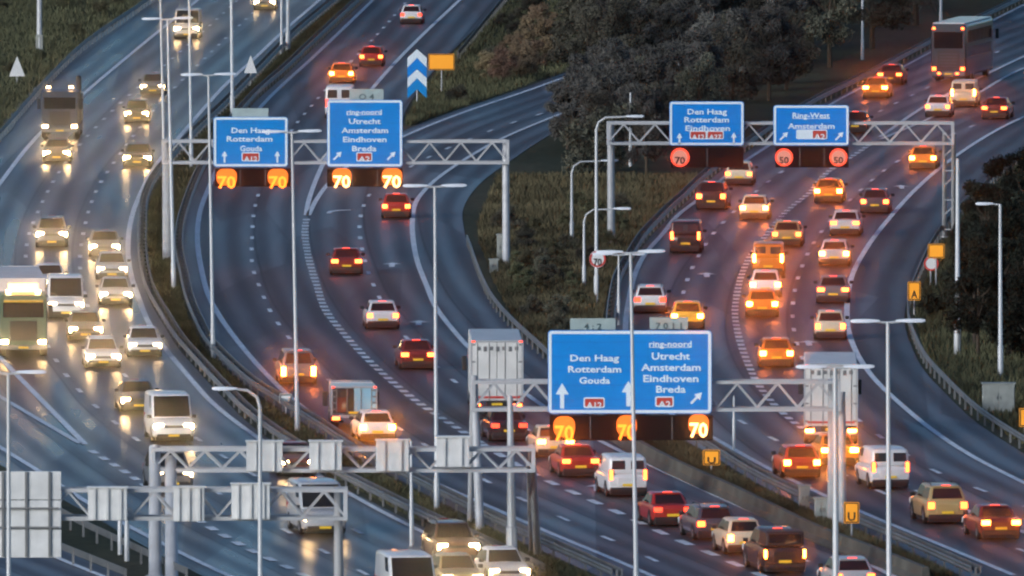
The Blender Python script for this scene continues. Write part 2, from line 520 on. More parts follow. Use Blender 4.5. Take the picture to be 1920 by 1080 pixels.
# middle carriageway
line('Mg1', (690, -60), (620, 0), (560, 50), (470, 140), (420, 190), (365, 242), (320, 290), (288, 330), (272, 365), (267, 420), (268, 477), (283, 540), (310, 587), (340, 633), (373, 670), (417, 717), (480, 777), (563, 834), (647, 887), (713, 920), (780, 953), (847, 983), (960, 1035), (1060, 1085), z=0.65)
line('Mg3', (737, -60), (667, 0), (580, 80), (530, 127), (480, 170), (440, 215), (400, 270), (368, 330), (350, 377), (338, 420), (335, 455), (345, 510), (356, 557), (372, 595), (392, 633), (430, 673), (477, 713), (547, 757), (603, 792), (663, 830), (780, 893), (847, 927), (913, 960), (1043, 1020), (1127, 1057), (1220, 1100), z=0.65)
line('ML', (760, -60), (700, 0), (596, 100), (493, 197), (430, 275), (395, 345), (374, 403), (370, 440), (377, 503), (393, 560), (420, 607), (450, 647), (513, 717), (545, 747), (640, 815), (740, 873), (850, 922), (960, 970), (1043, 1006), (1173, 1060), (1230, 1085))
line('MD1', (770, -5), (710, 63), (650, 125), (582, 202), (552, 238), (520, 290), (490, 350), (476, 400), (473, 440), (477, 515), (487, 540), (507, 585), (542, 635), (612, 710), (640, 733), (730, 793), (850, 868), (937, 917), (1052, 972), (1113, 1000), (1177, 1028), (1243, 1060), (1310, 1090))
line('MT', (930, -60), (863, 0), (700, 165), (640, 245), (610, 300), (588, 350), (577, 385), (574, 405))
line('SL', (1330, 50), (1050, 149), (998, 168), (960, 181), (863, 214), (763, 254), (690, 290), (640, 322), (612, 350), (592, 378), (578, 405))
line('MB', (576, 405), (572, 433), (577, 477), (593, 533), (613, 587), (647, 630), (687, 673), (747, 727), (780, 753), (830, 787), (863, 808), (940, 856), (1020, 900), (1093, 933), (1173, 969), (1257, 1008), (1350, 1047), (1430, 1082))
line('MD2', (1100, 190), (980, 225), (880, 262), (800, 298), (735, 335), (697, 362), (678, 400), (674, 432), (678, 463), (690, 510), (706, 548), (740, 608), (785, 658), (830, 698), (880, 738), (940, 778), (1005, 817), (1127, 888), (1220, 933), (1330, 980), (1440, 1025), (1540, 1065), (1600, 1090))
line('MR', (1250, 145), (1130, 185), (1020, 227), (947, 258), (867, 303), (807, 347), (780, 380), (773, 420), (775, 453), (783, 493), (800, 537), (817, 577), (847, 617), (883, 657), (940, 705), (1000, 750), (1070, 797), (1140, 836), (1260, 893), (1340, 930), (1500, 1000), (1600, 1045), (1680, 1085))
line('SlipE', (1300, 145), (1180, 190), (1057, 240), (960, 300), (893, 352), (868, 395), (872, 440), (890, 513))
line('Sg', (893, 352), (873, 400), (872, 432), (883, 462), (900, 510), (927, 562), (960, 600), (990, 628), (1020, 655), (1080, 725), (1130, 782), (1193, 828), (1293, 880), (1377, 917), (1440, 947), (1540, 994), (1640, 1032), (1773, 1085), z=0.55)
# right carriageway
line('Rg0', (2050, -80), (1900, 0), (1740, 77), (1640, 130), (1523, 187), (1400, 265), (1330, 317), (1283, 360), (1243, 397), (1203, 440), (1183, 472), (1160, 512), (1149, 560), (1145, 600), (1147, 640), (1160, 695), (1200, 750), (1260, 790), (1320, 822), (1440, 893), (1530, 935), (1623, 975), (1773, 1040), (1850, 1075), (1900, 1098), z=0.65)
line('RL', (2100, -80), (1990, -25), (1900, 20), (1830, 55), (1743, 100), (1687, 130), (1573, 188), (1500, 233), (1437, 277), (1397, 303), (1307, 377), (1273, 403), (1240, 443), (1213, 473), (1190, 517), (1180, 560), (1173, 610), (1177, 660), (1192, 705), (1222, 748), (1265, 782), (1330, 818), (1445, 882), (1600, 955), (1760, 1022), (1900, 1080))
line('RD1', (1900, 82), (1820, 125), (1740, 165), (1640, 215), (1540, 275), (1452, 333), (1390, 385), (1337, 440), (1300, 500), (1282, 548), (1275, 600), (1279, 650), (1293, 700), (1325, 748), (1395, 795), (1500, 850), (1610, 905), (1710, 950), (1800, 990), (1920, 1035))
line('NL', (2060, 40), (1960, 88), (1887, 122), (1800, 165), (1727, 205), (1650, 258))
line('NR', (2100, 55), (1980, 105), (1905, 135), (1830, 178), (1745, 222), (1652, 262))
line('RB', (1650, 260), (1600, 293), (1553, 323), (1513, 367), (1483, 390), (1433, 447), (1410, 477), (1393, 510), (1383, 547), (1378, 587), (1385, 632), (1400, 677), (1425, 727), (1470, 778), (1530, 822), (1607, 865), (1707, 915), (1833, 967), (1930, 1003))
line('RD2', (1960, 180), (1860, 222), (1760, 265), (1673, 310), (1640, 335), (1580, 390), (1530, 450), (1505, 498), (1489, 553), (1487, 608), (1499, 660), (1525, 710), (1560, 752), (1620, 797), (1690, 848), (1762, 889), (1860, 928), (1950, 962))
line('RR', (2080, 150), (1990, 190), (1890, 234), (1793, 293), (1713, 360), (1667, 411), (1627, 463), (1597, 520), (1588, 577), (1590, 617), (1600, 650), (1645, 718), (1693, 763), (1747, 807), (1823, 857), (1920, 907), (2020, 955))
line('Rg2', (2100, 190), (1960, 258), (1887, 303), (1840, 350), (1790, 395), (1755, 440), (1725, 500), (1704, 560), (1705, 592), (1717, 627), (1740, 670), (1780, 713), (1840, 768), (1920, 820), (2030, 885), z=0.65)

YNEAR, YFAR = Yv(1120), Yv(-70)

def strip(name, fl, fr, y0, y1, z, m, parent=None, step=4.0, ref=None):
    ys = np.linspace(y0, y1, max(2, int(abs(y1 - y0) / step)))
    b = MB()
    vs = []
    for y in ys:
        vs += [(float(fl(y)), y, z), (float(fr(y)), y, z)]
    b.add(vs, [(2 * i, 2 * i + 1, 2 * i + 3, 2 * i + 2) for i in range(len(ys) - 1)])
    me = b.mesh(name, m)
    if ref is not None:
        uvl = me.uv_layers.new(name='lane')
        for lp in me.loops:
            c = me.vertices[lp.vertex_index].co
            uvl.data[lp.index].uv = ((c.x - float(ref(c.y))) / 3.25 + 20, c.y / 10)
    o = put(name, me, parent)
    if parent is None:
        o['kind'] = 'structure'
    return o

ZR = 0.02
# ground: one sheet to the horizon
b = MB()
b.add([(-6000, -500, 0), (6000, -500, 0), (6000, 14000, 0), (-6000, 14000, 0)], [(0, 1, 2, 3)])
gnd = put('ground', b.mesh('ground', 'rough_grass'))
gnd['kind'] = 'structure'

roadL = strip('oncoming_carriageway', LN['LE'], lambda y: LN['Mg1'](y) - 0.1, YNEAR, YFAR, ZR, 'wet_asphalt', ref=LN['LR'])
mEdge = Curve([(1010, -60), (950, 0), (870, 75), (800, 150), (765, 200), (748, 250), (745, 300), (760, 350), (800, 400), (868, 440), (895, 513), (927, 575), (960, 615), (1020, 670), (1080, 740), (1130, 800), (1193, 848), (1293, 899), (1377, 937), (1440, 967), (1540, 1014), (1640, 1052), (1773, 1105)])
roadM = strip('middle_carriageway', lambda y: LN['Mg3'](y) + 0.1, mEdge, YNEAR, YFAR, ZR + 0.012, 'damp_asphalt', ref=LN['ML'])
roadS = strip('slip_road', lambda y: LN['SL'](y) - 0.9, LN['SlipE'], Yv(500), Yv(128), ZR, 'damp_asphalt', ref=LN['MR'])
roadR = strip('right_carriageway', lambda y: LN['Rg0'](y) + 0.1, lambda y: LN['Rg2'](y) - 0.2, YNEAR, YFAR, ZR, 'damp_asphalt', ref=LN['RR'])
roadC = strip('corner_carriageway', lambda y: LN['CornerR'](y) - 16, lambda y: LN['CornerR'](y) + 1.0, Yv(1150), Yv(940), ZR, 'damp_asphalt', ref=LN['CornerR'])

ZP = ZR + 0.03
def edge_line(name, ln, v0, v1, parent, w=0.30):
    f = LN[ln]
    return strip(name, lambda y: f(y) - w / 2, lambda y: f(y) + w / 2, Yv(v1), Yv(v0), ZP, 'road_paint', parent)

edge_line('edge_line', 'LL', -60, 835, roadL)
edge_line('edge_line', 'LR', -60, 1090, roadL)
edge_line('edge_line', 'RampR', 640, 833, roadL)
edge_line('edge_line', 'RampL', 735, 1100, roadL)
edge_line('edge_line', 'CornerR', 960, 1100, roadC)
edge_line('edge_line', 'ML', -60, 1085, roadM)
edge_line('edge_line', 'MT', -60, 405, roadM)
edge_line('edge_line', 'SL', 135, 405, roadS)
edge_line('edge_line', 'MR', 170, 1085, roadS)
edge_line('edge_line', 'RL', -70, 1080, roadR)
edge_line('edge_line', 'NL', 45, 258, roadR)
edge_line('edge_line', 'NR', 60, 262, roadR)
edge_line('edge_line', 'RR', 155, 950, roadR)

DASH = MB().add([(-0.5, -0.5, 0), (0.5, -0.5, 0), (0.5, 0.5, 0), (-0.5, 0.5, 0)], [(0, 1, 2, 3)]).mesh('lane_dash', 'road_paint')
def dashes(name, ln, v0, v1, parent, period, length, w):
    for x, y, s in LN[ln].arc(Yv(v1), Yv(v0), period):
        put(name, DASH, parent, (x, y, ZP), (0, 0, -math.atan(s)), (w * random.uniform(0.9, 1.05), length, 1))
for ln, v0, v1, par in (('LD1', -40, 1075, roadL), ('LD2', -40, 1075, roadL), ('MD1', 0, 1090, roadM), ('MD2', 200, 1090, roadM),
                        ('RD1', 90, 1035, roadR), ('RD2', 185, 955, roadR)):
    dashes('lane_dash', ln, v0, v1, par, 12.0, 3.0, 0.24)
dashes('merge_block', 'LB', 836, 1095, roadL, 4.5, 2.2, 0.4)
dashes('merge_block', 'MB', 410, 830, roadM, 3.4, 1.7, 0.42)
dashes('merge_block', 'MB', 832, 1080, roadM, 6.2, 3.0, 0.42)
dashes('merge_block', 'RB', 268, 830, roadR, 3.4, 1.7, 0.38)
dashes('merge_block', 'RB', 832, 1000, roadR, 6.2, 3.0, 0.38)

def road_arrow(u, v, parent, rot=0.0, L=4.5):
    g = G(u, v)
    w = 0.16
    b = MB().add([(-w, -L / 2, 0), (w, -L / 2, 0), (w, L * 0.1, 0), (0.55, L * 0.1, 0), (0, L / 2, 0), (-0.55, L * 0.1, 0), (-w, L * 0.1, 0)], [(0, 1, 2, 3, 4, 5, 6)])
    put('lane_arrow', b.mesh('lane_arrow', 'road_paint'), parent, (g.x, g.y, ZP + 0.006), (0, 0, rot))
for u, v, par in ((735, 498, roadM), (785, 607, roadM), (1120, 916, roadM), (1325, 517, roadR), (1690, 352, roadR), (1516, 645, roadR)):
    road_arrow(u, v, par)
g = G(634, 398)
put('lane_arrow', MB().add([(-0.7, -2.2, 0), (-0.4, -2.2, 0), (-0.35, -0.5, 0), (0.1, 0.8, 0), (0.75, 1.3, 0), (0.75, 2.0, 0), (-0.1, 1.6, 0), (-0.6, 0.2, 0)], [(0, 1, 2, 7), (2, 3, 6, 7), (3, 4, 5, 6)]).mesh('lane_arrow', 'road_paint'), roadM, (g.x, g.y, ZP + 0.006))

# ------------------------------------------------------------------ guard rails and barriers
def along(f, y0, y1, step):
    ys = np.arange(y0, y1, step)
    return [(float(f(y)), float(y)) for y in ys]

RAIL_PROFILE = [(0.03, 0.75), (0.075, 0.70), (0.075, 0.66), (0.03, 0.60), (0.075, 0.54), (0.075, 0.50), (0.03, 0.45), (0.0, 0.45), (0.0, 0.75)]
def guardrail(ln, v0, v1, label, sides=(-1,), m='rail_steel', post_step=4.0, gap=0.36):
    f = LN[ln]
    y0, y1 = Yv(v1), Yv(v0)
    ym = 0.5 * (y0 + y1)
    base = Vector((float(f(ym)), ym, 0))
    t = thing('guardrail', label, 'guardrail', base, group='steel guardrails along the carriageways')
    pts = along(f, y0, y1, 5.0)
    for s in sides:
        off = s * gap / 2 if len(sides) > 1 else 0
        rings = []
        for x, y in pts:
            rings.append([(x + off + s * px - base.x, y - base.y, pz) for px, pz in RAIL_PROFILE])
        put('rail', MB().loft(rings).mesh('rail', m), t)
    b = MB()
    for x, y, s in f.arc(y0, y1, post_step):
        b.box(x - base.x - 0.05, x - base.x + 0.05, y - base.y - 0.06, y - base.y + 0.06, 0, 0.7)
        if len(sides) > 1:
            b.box(x - base.x - gap / 2, x - base.x + gap / 2, y - base.y - 0.04, y - base.y + 0.04, 0.36, 0.44)
    o = put('post', b.mesh('post', m), t)
    o['kind'] = 'stuff'
    return t

def barrier(ln, v0, v1, label, dx=0.0, seg=6.0):
    """row of precast concrete barrier blocks"""
    f = LN[ln]
    y0, y1 = Yv(v1), Yv(v0)
    prof = [(-0.36, 0), (-0.36, 0.10), (-0.17, 0.30), (-0.12, 0.70), (0.12, 0.70), (0.17, 0.30), (0.36, 0.10), (0.36, 0)]
    b = MB().loft([[(x, -seg / 2 + 0.02, z) for x, z in prof], [(x, seg / 2 - 0.02, z) for x, z in prof]])
    me = b.mesh('barrier_block', 'concrete')
    pts = f.arc(y0, y1, seg)
    bx, by, _ = pts[len(pts) // 2]
    t = thing('concrete_barrier', label, 'barrier', (bx, by, 0))
    for x, y, s in pts:
        put('barrier_block', me, t, (x + dx - bx, y - by, 0), (0, 0, -math.atan(s)))
    return t

LN['LEr'] = Curve([(390, -60), (320, -30), (243, 20), (200, 48), (160, 77), (100, 133), (40, 200), (-30, 280)], 0.65)
guardrail('LEr', -60, 270, 'grey guardrail edging the grass verge at the top left corner', (1,))
guardrail('Mg1', -60, 1090, 'steel guardrail beside the oncoming headlight traffic, catching warm light', (-1, 1))
guardrail('Mg3', -60, 1100, 'steel guardrail on the left edge of the middle carriageway', (-1, 1))
guardrail('Rg0', -70, 1095, 'steel guardrail on the left edge of the right carriageway', (-1, 1))
LN['MTr'] = Curve([(940, 0), (893, 57), (870, 85), (845, 115)], 0.65)
guardrail('MTr', 0, 115, 'short guardrail beside the grass wedge near the orange board', (-1,))
guardrail('Sg', 462, 810, 'steel guardrail curving below the scrub bank beside the slip road shoulder', (-1,))
barrier('Sg', 812, 1085, 'low olive grey concrete barrier between middle and right carriageways at lower right')
guardrail('Rg2', 190, 885, 'steel guardrail on the outer right edge by the dark trees', (-1,))
guardrail('CornerR', 975, 1100, 'guardrail in the bottom left corner below the rear of a large sign board', (1,))
LN['RampRail'] = Curve([(60, 925), (117, 958), (180, 990), (235, 1015), (330, 1060), (420, 1098)], 0.65)
guardrail('RampRail', 900, 1098, 'guardrail below the left edge line of the slip road at lower left', (1,))

# ------------------------------------------------------------------ lamp masts
LUM = MB().loft([[(x, y, z) for x, y, z in [(0.0, -0.07, 0), (0.0, 0.07, 0), (0.0, 0.07, 0.07), (0.0, -0.07, 0.07)]],
                 [(0.45, -0.17, -0.03), (0.45, 0.17, -0.03), (0.45, 0.12, 0.10), (0.45, -0.12, 0.10)],
                 [(0.95, -0.15, -0.03), (0.95, 0.15, -0.03), (0.95, 0.10, 0.10), (0.95, -0.10, 0.10)],
                 [(1.1, -0.07, 0), (1.1, 0.07, 0), (1.1, 0.05, 0.07), (1.1, -0.05, 0.07)]]).mesh('lamp_head', 'lamp_glass', True)
POLE = {}
def mast(label, ub, vb, vt, kind='double', lean=0.0, r=0.11, group='slim lamp masts', arm=0.55, box=False, cat='lamp post'):
    """pole standing at ground point (ub, vb); its top shows at picture row vt"""
    g = G(ub, vb)
    h = P(ub, vt, g.y).z
    t = thing('street_lamp' if kind != 'none' else 'steel_mast', label, cat, g, group=group)
    t.rotation_euler = (0, lean, 0)
    key = round(r, 3)
    b = MB()
    if kind == 'curved_right' or kind == 'curved_left':
        sg = 1 if kind == 'curved_right' else -1
        pts = [(0, 0, 0), (0, 0, 1.2), (0, 0, 1.25), (0, 0, h - 0.7), (sg * 0.12, 0, h - 0.3), (sg * 0.5, 0, h - 0.04), (sg * arm, 0, h)]
        put('pole', b.path(pts, [r * 1.3, r * 1.3, r, r * 0.75, r * 0.65, r * 0.6, r * 0.5], 8).mesh('pole', 'mast_steel', True), t)
        put('lamp_head', LUM, t, (sg * arm, 0, h), (0, 0, 0 if sg > 0 else math.pi), (0.9, 1, 1))
    else:
        pts = [(0, 0, 0), (0, 0, 1.5), (0, 0, 1.55), (0, 0, h)]
        put('pole', b.path(pts, [r * 1.25, r * 1.25, r, r * 0.62], 8).mesh('pole', 'mast_steel', True), t)
        if kind == 'double':
            for sg in (1, -1):
                put('arm', MB().tube((0, 0, 0), (arm, 0, 0.04), 0.05, 0.04, 6).mesh('arm', 'mast_steel', True), t, (0, 0, h - 0.02), (0, 0, 0 if sg > 0 else math.pi))
                put('lamp_head', LUM, t, (sg * arm * 0.55, 0, h + 0.02), (0, 0, 0 if sg > 0 else math.pi))
        elif kind == 'single_left':
            put('arm', MB().tube((0, 0, 0), (0.4, 0, 0.05), 0.05, 0.04, 6).mesh('arm', 'mast_steel', True), t, (0, 0, h - 0.03), (0, 0, math.pi))
            put('lamp_head', LUM, t, (-0.35, 0, h), (0, 0, math.pi), (0.8, 1, 1))
        elif kind == 'open':
            put('cap', MB().tube((0, 0, h - 0.05), (0, 0, h + 0.08), r * 0.7, r * 0.4, 8).mesh('cap', 'mast_steel'), t)
    if box:
        put('junction_box', MB().box(-0.26, 0.26, -0.22, 0.22, 0.05, 1.7).mesh('junction_box', 'cabinet_grey', bevel=0.03), t)
    return t

mast('thick lamp mast with a box at its foot on the top left grass', 74, 108, -330, 'double', 0.0, 0.2, box=True)
mast('tall lamp mast rising behind the Den Haag sign of the far left gantry', 436, 222, -190, 'double', -0.008, 0.13)
mast('thinner mast of a close pair in the far median at top', 528, 102, -330, 'double', 0.0, 0.10)
mast('thicker mast of a close pair in the far median at top', 540, 97, -330, 'double', 0.0, 0.15)
mast('double headed lamp mast in the median just behind the far gantry left post', 326, 545, 36, 'double', -0.022, 0.11)
mast('mast leaving the top of the picture just left of the far gantry left post', 312, 470, -40, 'double', -0.022, 0.11)
mast('mast behind the far gantry beam, left of the Den Haag sign, passing the van headlights', 359, 318, -120, 'double', -0.012, 0.11)
mast('double headed lamp mast in front of the left edge of the Den Haag sign', 400, 672, 141, 'double', -0.016, 0.10)
mast('double headed lamp mast rising between the two blue signs of the far gantry', 558, 815, 248, 'double', -0.018, 0.10)
mast('double headed lamp mast standing on the middle carriageway shoulder left of the white lorry', 819, 960, 350, 'double', -0.006, 0.10)
mast('double headed lamp mast rising in front of the large central blue sign', 1194, 1138, 474, 'double', -0.018, 0.10)
mast('double headed lamp mast at the right, right of the white van', 1668, 1322, 604, 'double', -0.006, 0.11)
mast('double headed lamp mast in front of the white lorry on the right carriageway', 1568, 1445, 690, 'double', -0.004, 0.13)
mast('curved arm lamp post rising from the bottom edge beside the oncoming white van', 488, 1206, 730, 'curved_left', 0.0, 0.10, arm=0.9)
mast('lamp post in the bottom left corner in front of a sign board rear', 17, 1350, 700, 'double', 0.0, 0.10)
mast('thick post without arms on the right bank near the orange route boards', 1795, 665, 300, 'open', 0.0, 0.14)
mast('single arm lamp post before the dark trees at the right edge', 1876, 705, 383, 'single_left', -0.004, 0.11)
mast('curved arm lamp post on the scrub bank, leftmost of the curved ones', 1072, 455, 302, 'curved_right', 0.0, 0.09, arm=1.7)
mast('taller curved arm lamp post on the scrub bank beside the right gantry post', 1118, 560, 219, 'curved_right', 0.0, 0.10, arm=1.6)
mast('lower curved arm lamp post before the right gantry left post', 1095, 540, 392, 'curved_right', 0.0, 0.08, arm=1.6)
mast('slim pole with a small crossing head in front of the dark wood', 1182, 312, 176, 'open', 0.0, 0.09)
mast('slim pole standing above the left blue sign of the right gantry', 1272, 250, 108, 'open', 0.0, 0.10)
mast('tall faint lamp mast before the dark wood at top right', 1617, 112, -150, 'double', 0.0, 0.10)
mast('short faint pole before the dark wood at upper right', 1508, 84, -60, 'open', 0.0, 0.10)
mast('faint lamp mast behind the coach at the top edge', 1764, 60, -200, 'double', 0.0, 0.11)
mast('double headed lamp post beside the right end of the middle carriageway gantry', 1160, 610, 478, 'double', 0.0, 0.07)
mast('thick tapered steel pole beside the right legs of the near gantry', 960, 1056, 745, 'open', -0.012, 0.19, cat='pole')
mast('thin bare pole beside the near gantry in the lower median', 772, 1024, 830, 'open', -0.006, 0.08, cat='pole')
mast('left of two thin posts below the lower left gantry', 225, 1040, 960, 'open', 0.0, 0.08, cat='pole')
mast('right of two thin posts below the lower left gantry', 238, 1052, 960, 'open', 0.0, 0.09, cat='pole')
mast('dark thin post right of the central sign, under the gantry beam', 1376, 845, 745, 'open', 0.0, 0.06, cat='pole')

# ------------------------------------------------------------------ sign gantries
def gantry(label, vb, u0, u1, vt, vbm, posts, depth=1.1, cell=None, name='sign_gantry'):
    Y = Yv(vb)
    x0, x1 = P(u0, vt, Y).x, P(u1, vt, Y).x
    zt, zb = P(960, vt, Y).z, P(960, vbm, Y).z
    base = Vector(((x0 + x1) / 2, Y, 0))
    t = thing(name, label, 'sign gantry', base, group='truss gantries spanning the motorway')
    L = lambda x, y, z: Vector((x - base.x, y, z))
    w = 0.15
    for yy in (-depth / 2, depth / 2):
        for z in (zt - w / 2, zb + w / 2):
            bar('chord', t, L(x0, yy, z), L(x1, yy, z), w, 'gantry_steel')
    n = max(4, int(round((x1 - x0) / ((zt - zb) * 1.35))))
    dx = (x1 - x0) / n
    for k in range(n):
        a, m, e = x0 + k * dx, x0 + (k + 0.5) * dx, x0 + (k + 1) * dx
        for yy in (-depth / 2, depth / 2):
            bar('brace', t, L(a, yy, zb + w), L(m, yy, zt - w), 0.075, 'gantry_steel')
            bar('brace', t, L(m, yy, zt - w), L(e, yy, zb + w), 0.075, 'gantry_steel')
        bar('cross_tie', t, L(m, -depth / 2, zt - w / 2), L(m, depth / 2, zt - w / 2), 0.07, 'gantry_steel')
        bar('cross_tie', t, L(a, -depth / 2, zb + w / 2), L(a, depth / 2, zb + w / 2), 0.07, 'gantry_steel')
    for (ub, vbb, ut, vtt, r) in posts:
        g = G(ub, vbb)
        top = P(ut, vtt, Y)
        pm = MB().path([(0, 0, 0), (0, 0, 0.06), (0, 0, 0.065), tuple(Vector((top.x - g.x, Y - g.y, top.z)))], [r * 1.8, r * 1.8, r * 1.15, r], 10)
        put('post', pm.mesh('post', 'gantry_steel', True), t, (g.x - base.x, g.y - base.y, 0))
    for xx in (x0, x1):
        bar('end_frame', t, L(xx, -depth / 2, zb), L(xx, -depth / 2, zt), 0.16, 'gantry_steel')
        bar('end_frame', t, L(xx, depth / 2, zb), L(xx, depth / 2, zt), 0.16, 'gantry_steel')
    return t, Y

g1, Y1 = gantry('far left truss gantry carrying two blue direction signs over the middle carriageway', 494, 306, 952, 262, 307,
                [(316, 490, 314, 262, 0.30), (949, 496, 948, 262, 0.19)])
g2, Y2 = gantry('far right truss gantry carrying two small blue signs over the right carriageway', 456, 1140, 1786, 228, 271,
                [(1146, 456, 1145, 228, 0.20), (1771, 445, 1771, 250, 0.13), (1788, 446, 1788, 250, 0.13)])
for k in range(6):
    z = 0.8 + k * 0.85
    xa, xb = P(1771, 300, Y2).x - g2.location.x, P(1788, 300, Y2).x - g2.location.x
    bar('brace', g2, (xa, 0, z), (xb, 0, z + (0.5 if k % 2 else 0)), 0.06, 'gantry_steel')
g3, Y3 = gantry('large central truss gantry carrying the widest blue sign', 990, 888, 1572, 712, 770,
                [(900, 996, 888, 705, 0.17), (881, 984, 886, 740, 0.11), (1561, 985, 1561, 712, 0.20), (1580, 990, 1578, 735, 0.16)])
g4, Y4 = gantry('near truss gantry seen from behind over the oncoming carriageway', 1072, 288, 1000, 838, 884,
                [(291, 1082, 290, 838, 0.24), (322, 1088, 320, 860, 0.24), (1008, 1045, 996, 838, 0.15), (996, 1038, 990, 870, 0.09)])
g5, Y5 = gantry('nearest truss gantry seen from behind in the lower left corner', 1195, -70, 648, 914, 974,
                [(636, 1190, 634, 914, 0.17), (-60, 1195, -60, 914, 0.2)])

ARROW = [(-0.16, -1.0), (0.16, -1.0), (0.16, 0.1), (0.52, 0.1), (0, 1.0), (-0.52, 0.1), (-0.16, 0.1)]
BENT = [(-0.16, -1.0), (0.16, -1.0), (0.16, -0.55), (0.55, -0.1), (0.42, 0.08), (0.16, -0.18), (0.16, 0.1), (0.52, 0.1), (0, 1.0), (-0.52, 0.1), (-0.16, 0.1)]
def rrect(w, h, r, n=4):
    p = []
    for cx, cz, a0 in ((w / 2 - r, h / 2 - r, 0), (-w / 2 + r, h / 2 - r, 90), (-w / 2 + r, -h / 2 + r, 180), (w / 2 - r, -h / 2 + r, 270)):
        for k in range(n + 1):
            a = RAD(a0 + 90 * k / n)
            p.append((cx + r * math.cos(a), cz + r * math.sin(a)))
    return p

def frame_mesh(w, h, r, t, y0, y1, m):
    o, i = rrect(w, h, r), rrect(w - 2 * t, h - 2 * t, max(r - t, 0.01))
    n = len(o)
    vs = [(x, y0, z) for x, z in o] + [(x, y0, z) for x, z in i] + [(x, y1, z) for x, z in o] + [(x, y1, z) for x, z in i]
    fs = []
    for k in range(n):
        j = (k + 1) % n
        fs += [(k, j, n + j, n + k), (2 * n + k, 3 * n + k, 3 * n + j, 2 * n + j), (k, 2 * n + k, 2 * n + j, j), (n + k, n + j, 3 * n + j, 3 * n + k)]
    return MB().add(vs, fs).mesh('border', m)

def fit_text(parent, base, Y, s, uc, vc, wpx, cap, m, yo):
    me = text_mesh(s, m)
    xs = [v.co.x for v in me.vertices]
    w = max(xs) - min(xs)
    k = Y / FPX
    sx = wpx * k / w
    p = P(uc, vc + cap / 2, Y)
    return put('lettering', me, parent, (p.x - base.x - (max(xs) + min(xs)) / 2 * sx, yo, p.z - base.z), (math.pi / 2, 0, 0), (sx, cap * k / 0.70, 1))

def direction_sign(label, Yg, box, texts, arrows, shields, split=None, tabs=()):
    Y = Yg - 0.95
    k = Y / FPX
    u0, v0, u1, v1 = box
    c = P((u0 + u1) / 2, (v0 + v1) / 2, Y)
    w, h = (u1 - u0) * k, (v1 - v0) * k
    t = thing('direction_sign', label, 'road sign', c, group='blue direction signs on gantries')
    put('panel', MB().prism(rrect(w, h, 0.16), 0.0, 0.08).mesh('panel', 'sign_blue'), t)
    put('border', frame_mesh(w - 0.06, h - 0.06, 0.15, 0.13, -0.012, -0.002, 'sign_white'), t)
    for q in np.linspace(-w / 2 + 0.5, w / 2 - 0.5, max(2, int(w / 1.6))):
        put('hanger', MB().box(q - 0.05, q + 0.05, 0.082, 0.40, -h / 2 + 0.1, h / 2 - 0.1).mesh('hanger', 'grey_bracket'), t)
    for q in range(1, int(h / 0.62) + 1):
        z = -h / 2 + 0.62 * q
        if z < h / 2 - 0.25:
            put('panel_joint', MB().box(-w / 2 + 0.2, w / 2 - 0.2, -0.004, -0.001, z - 0.012, z + 0.012).mesh('panel_joint', 'joint_blue'), t)
    if split:
        x = P(split, v0, Y).x - c.x
        put('divider', MB().box(x - 0.06, x + 0.06, -0.014, -0.002, -h / 2 + 0.1, h / 2 - 0.1).mesh('divider', 'sign_white'), t)
    for (s, uc, vc, wpx, cap, under) in texts:
        fit_text(t, c, Y, s, uc, vc, wpx, cap, 'sign_white', -0.009)
        if under:
            a, bb = P(uc - wpx / 2, vc + cap * 0.98, Y), P(uc + wpx / 2, vc + cap * 1.08, Y)
            put('underline', MB().box(a.x - c.x, bb.x - c.x, -0.012, -0.002, bb.z - c.z, a.z - c.z).mesh('underline', 'sign_white'), t)
    for (kind, uc, vc, hpx) in arrows:
        p = P(uc, vc, Y)
        sc = hpx * k / 2
        poly = BENT if kind == 'bent' else ARROW
        put('arrow', MB().prism([(x * sc, z * sc) for x, z in poly], -0.012, -0.002).mesh('arrow', 'sign_white'), t,
            (p.x - c.x, 0, p.z - c.z), (0, RAD(45) if kind == 'diag' else 0, 0))
    for (parts, uc, vc, wpx, hpx) in shields:
        p = P(uc, vc, Y)
        sw, sh = wpx * k, hpx * k
        sd = put('route_shield', MB().prism(rrect(sw, sh, 0.08), -0.016, -0.002).mesh('route_shield', 'sign_white'), t, (p.x - c.x, 0, p.z - c.z))
        n = len(parts)
        for q, s in enumerate(parts):
            xx = (q - (n - 1) / 2) * sw / n
            if s:
                put('shield_plate', MB().prism(rrect(sw / n - 0.12, sh - 0.12, 0.05), -0.024, -0.017).mesh('shield_plate', 'shield_red'), sd, (xx, 0, 0))
                me = text_mesh(s, 'sign_white')
                xs = [v.co.x for v in me.vertices]
                fw = (sw / n - 0.26) / (max(xs) - min(xs))
                put('lettering', me, sd, (xx - (max(xs) + min(xs)) / 2 * fw, -0.031, -sh * 0.27), (math.pi / 2, 0, 0), (fw, sh * 0.55 / 0.7, 1))
    return t

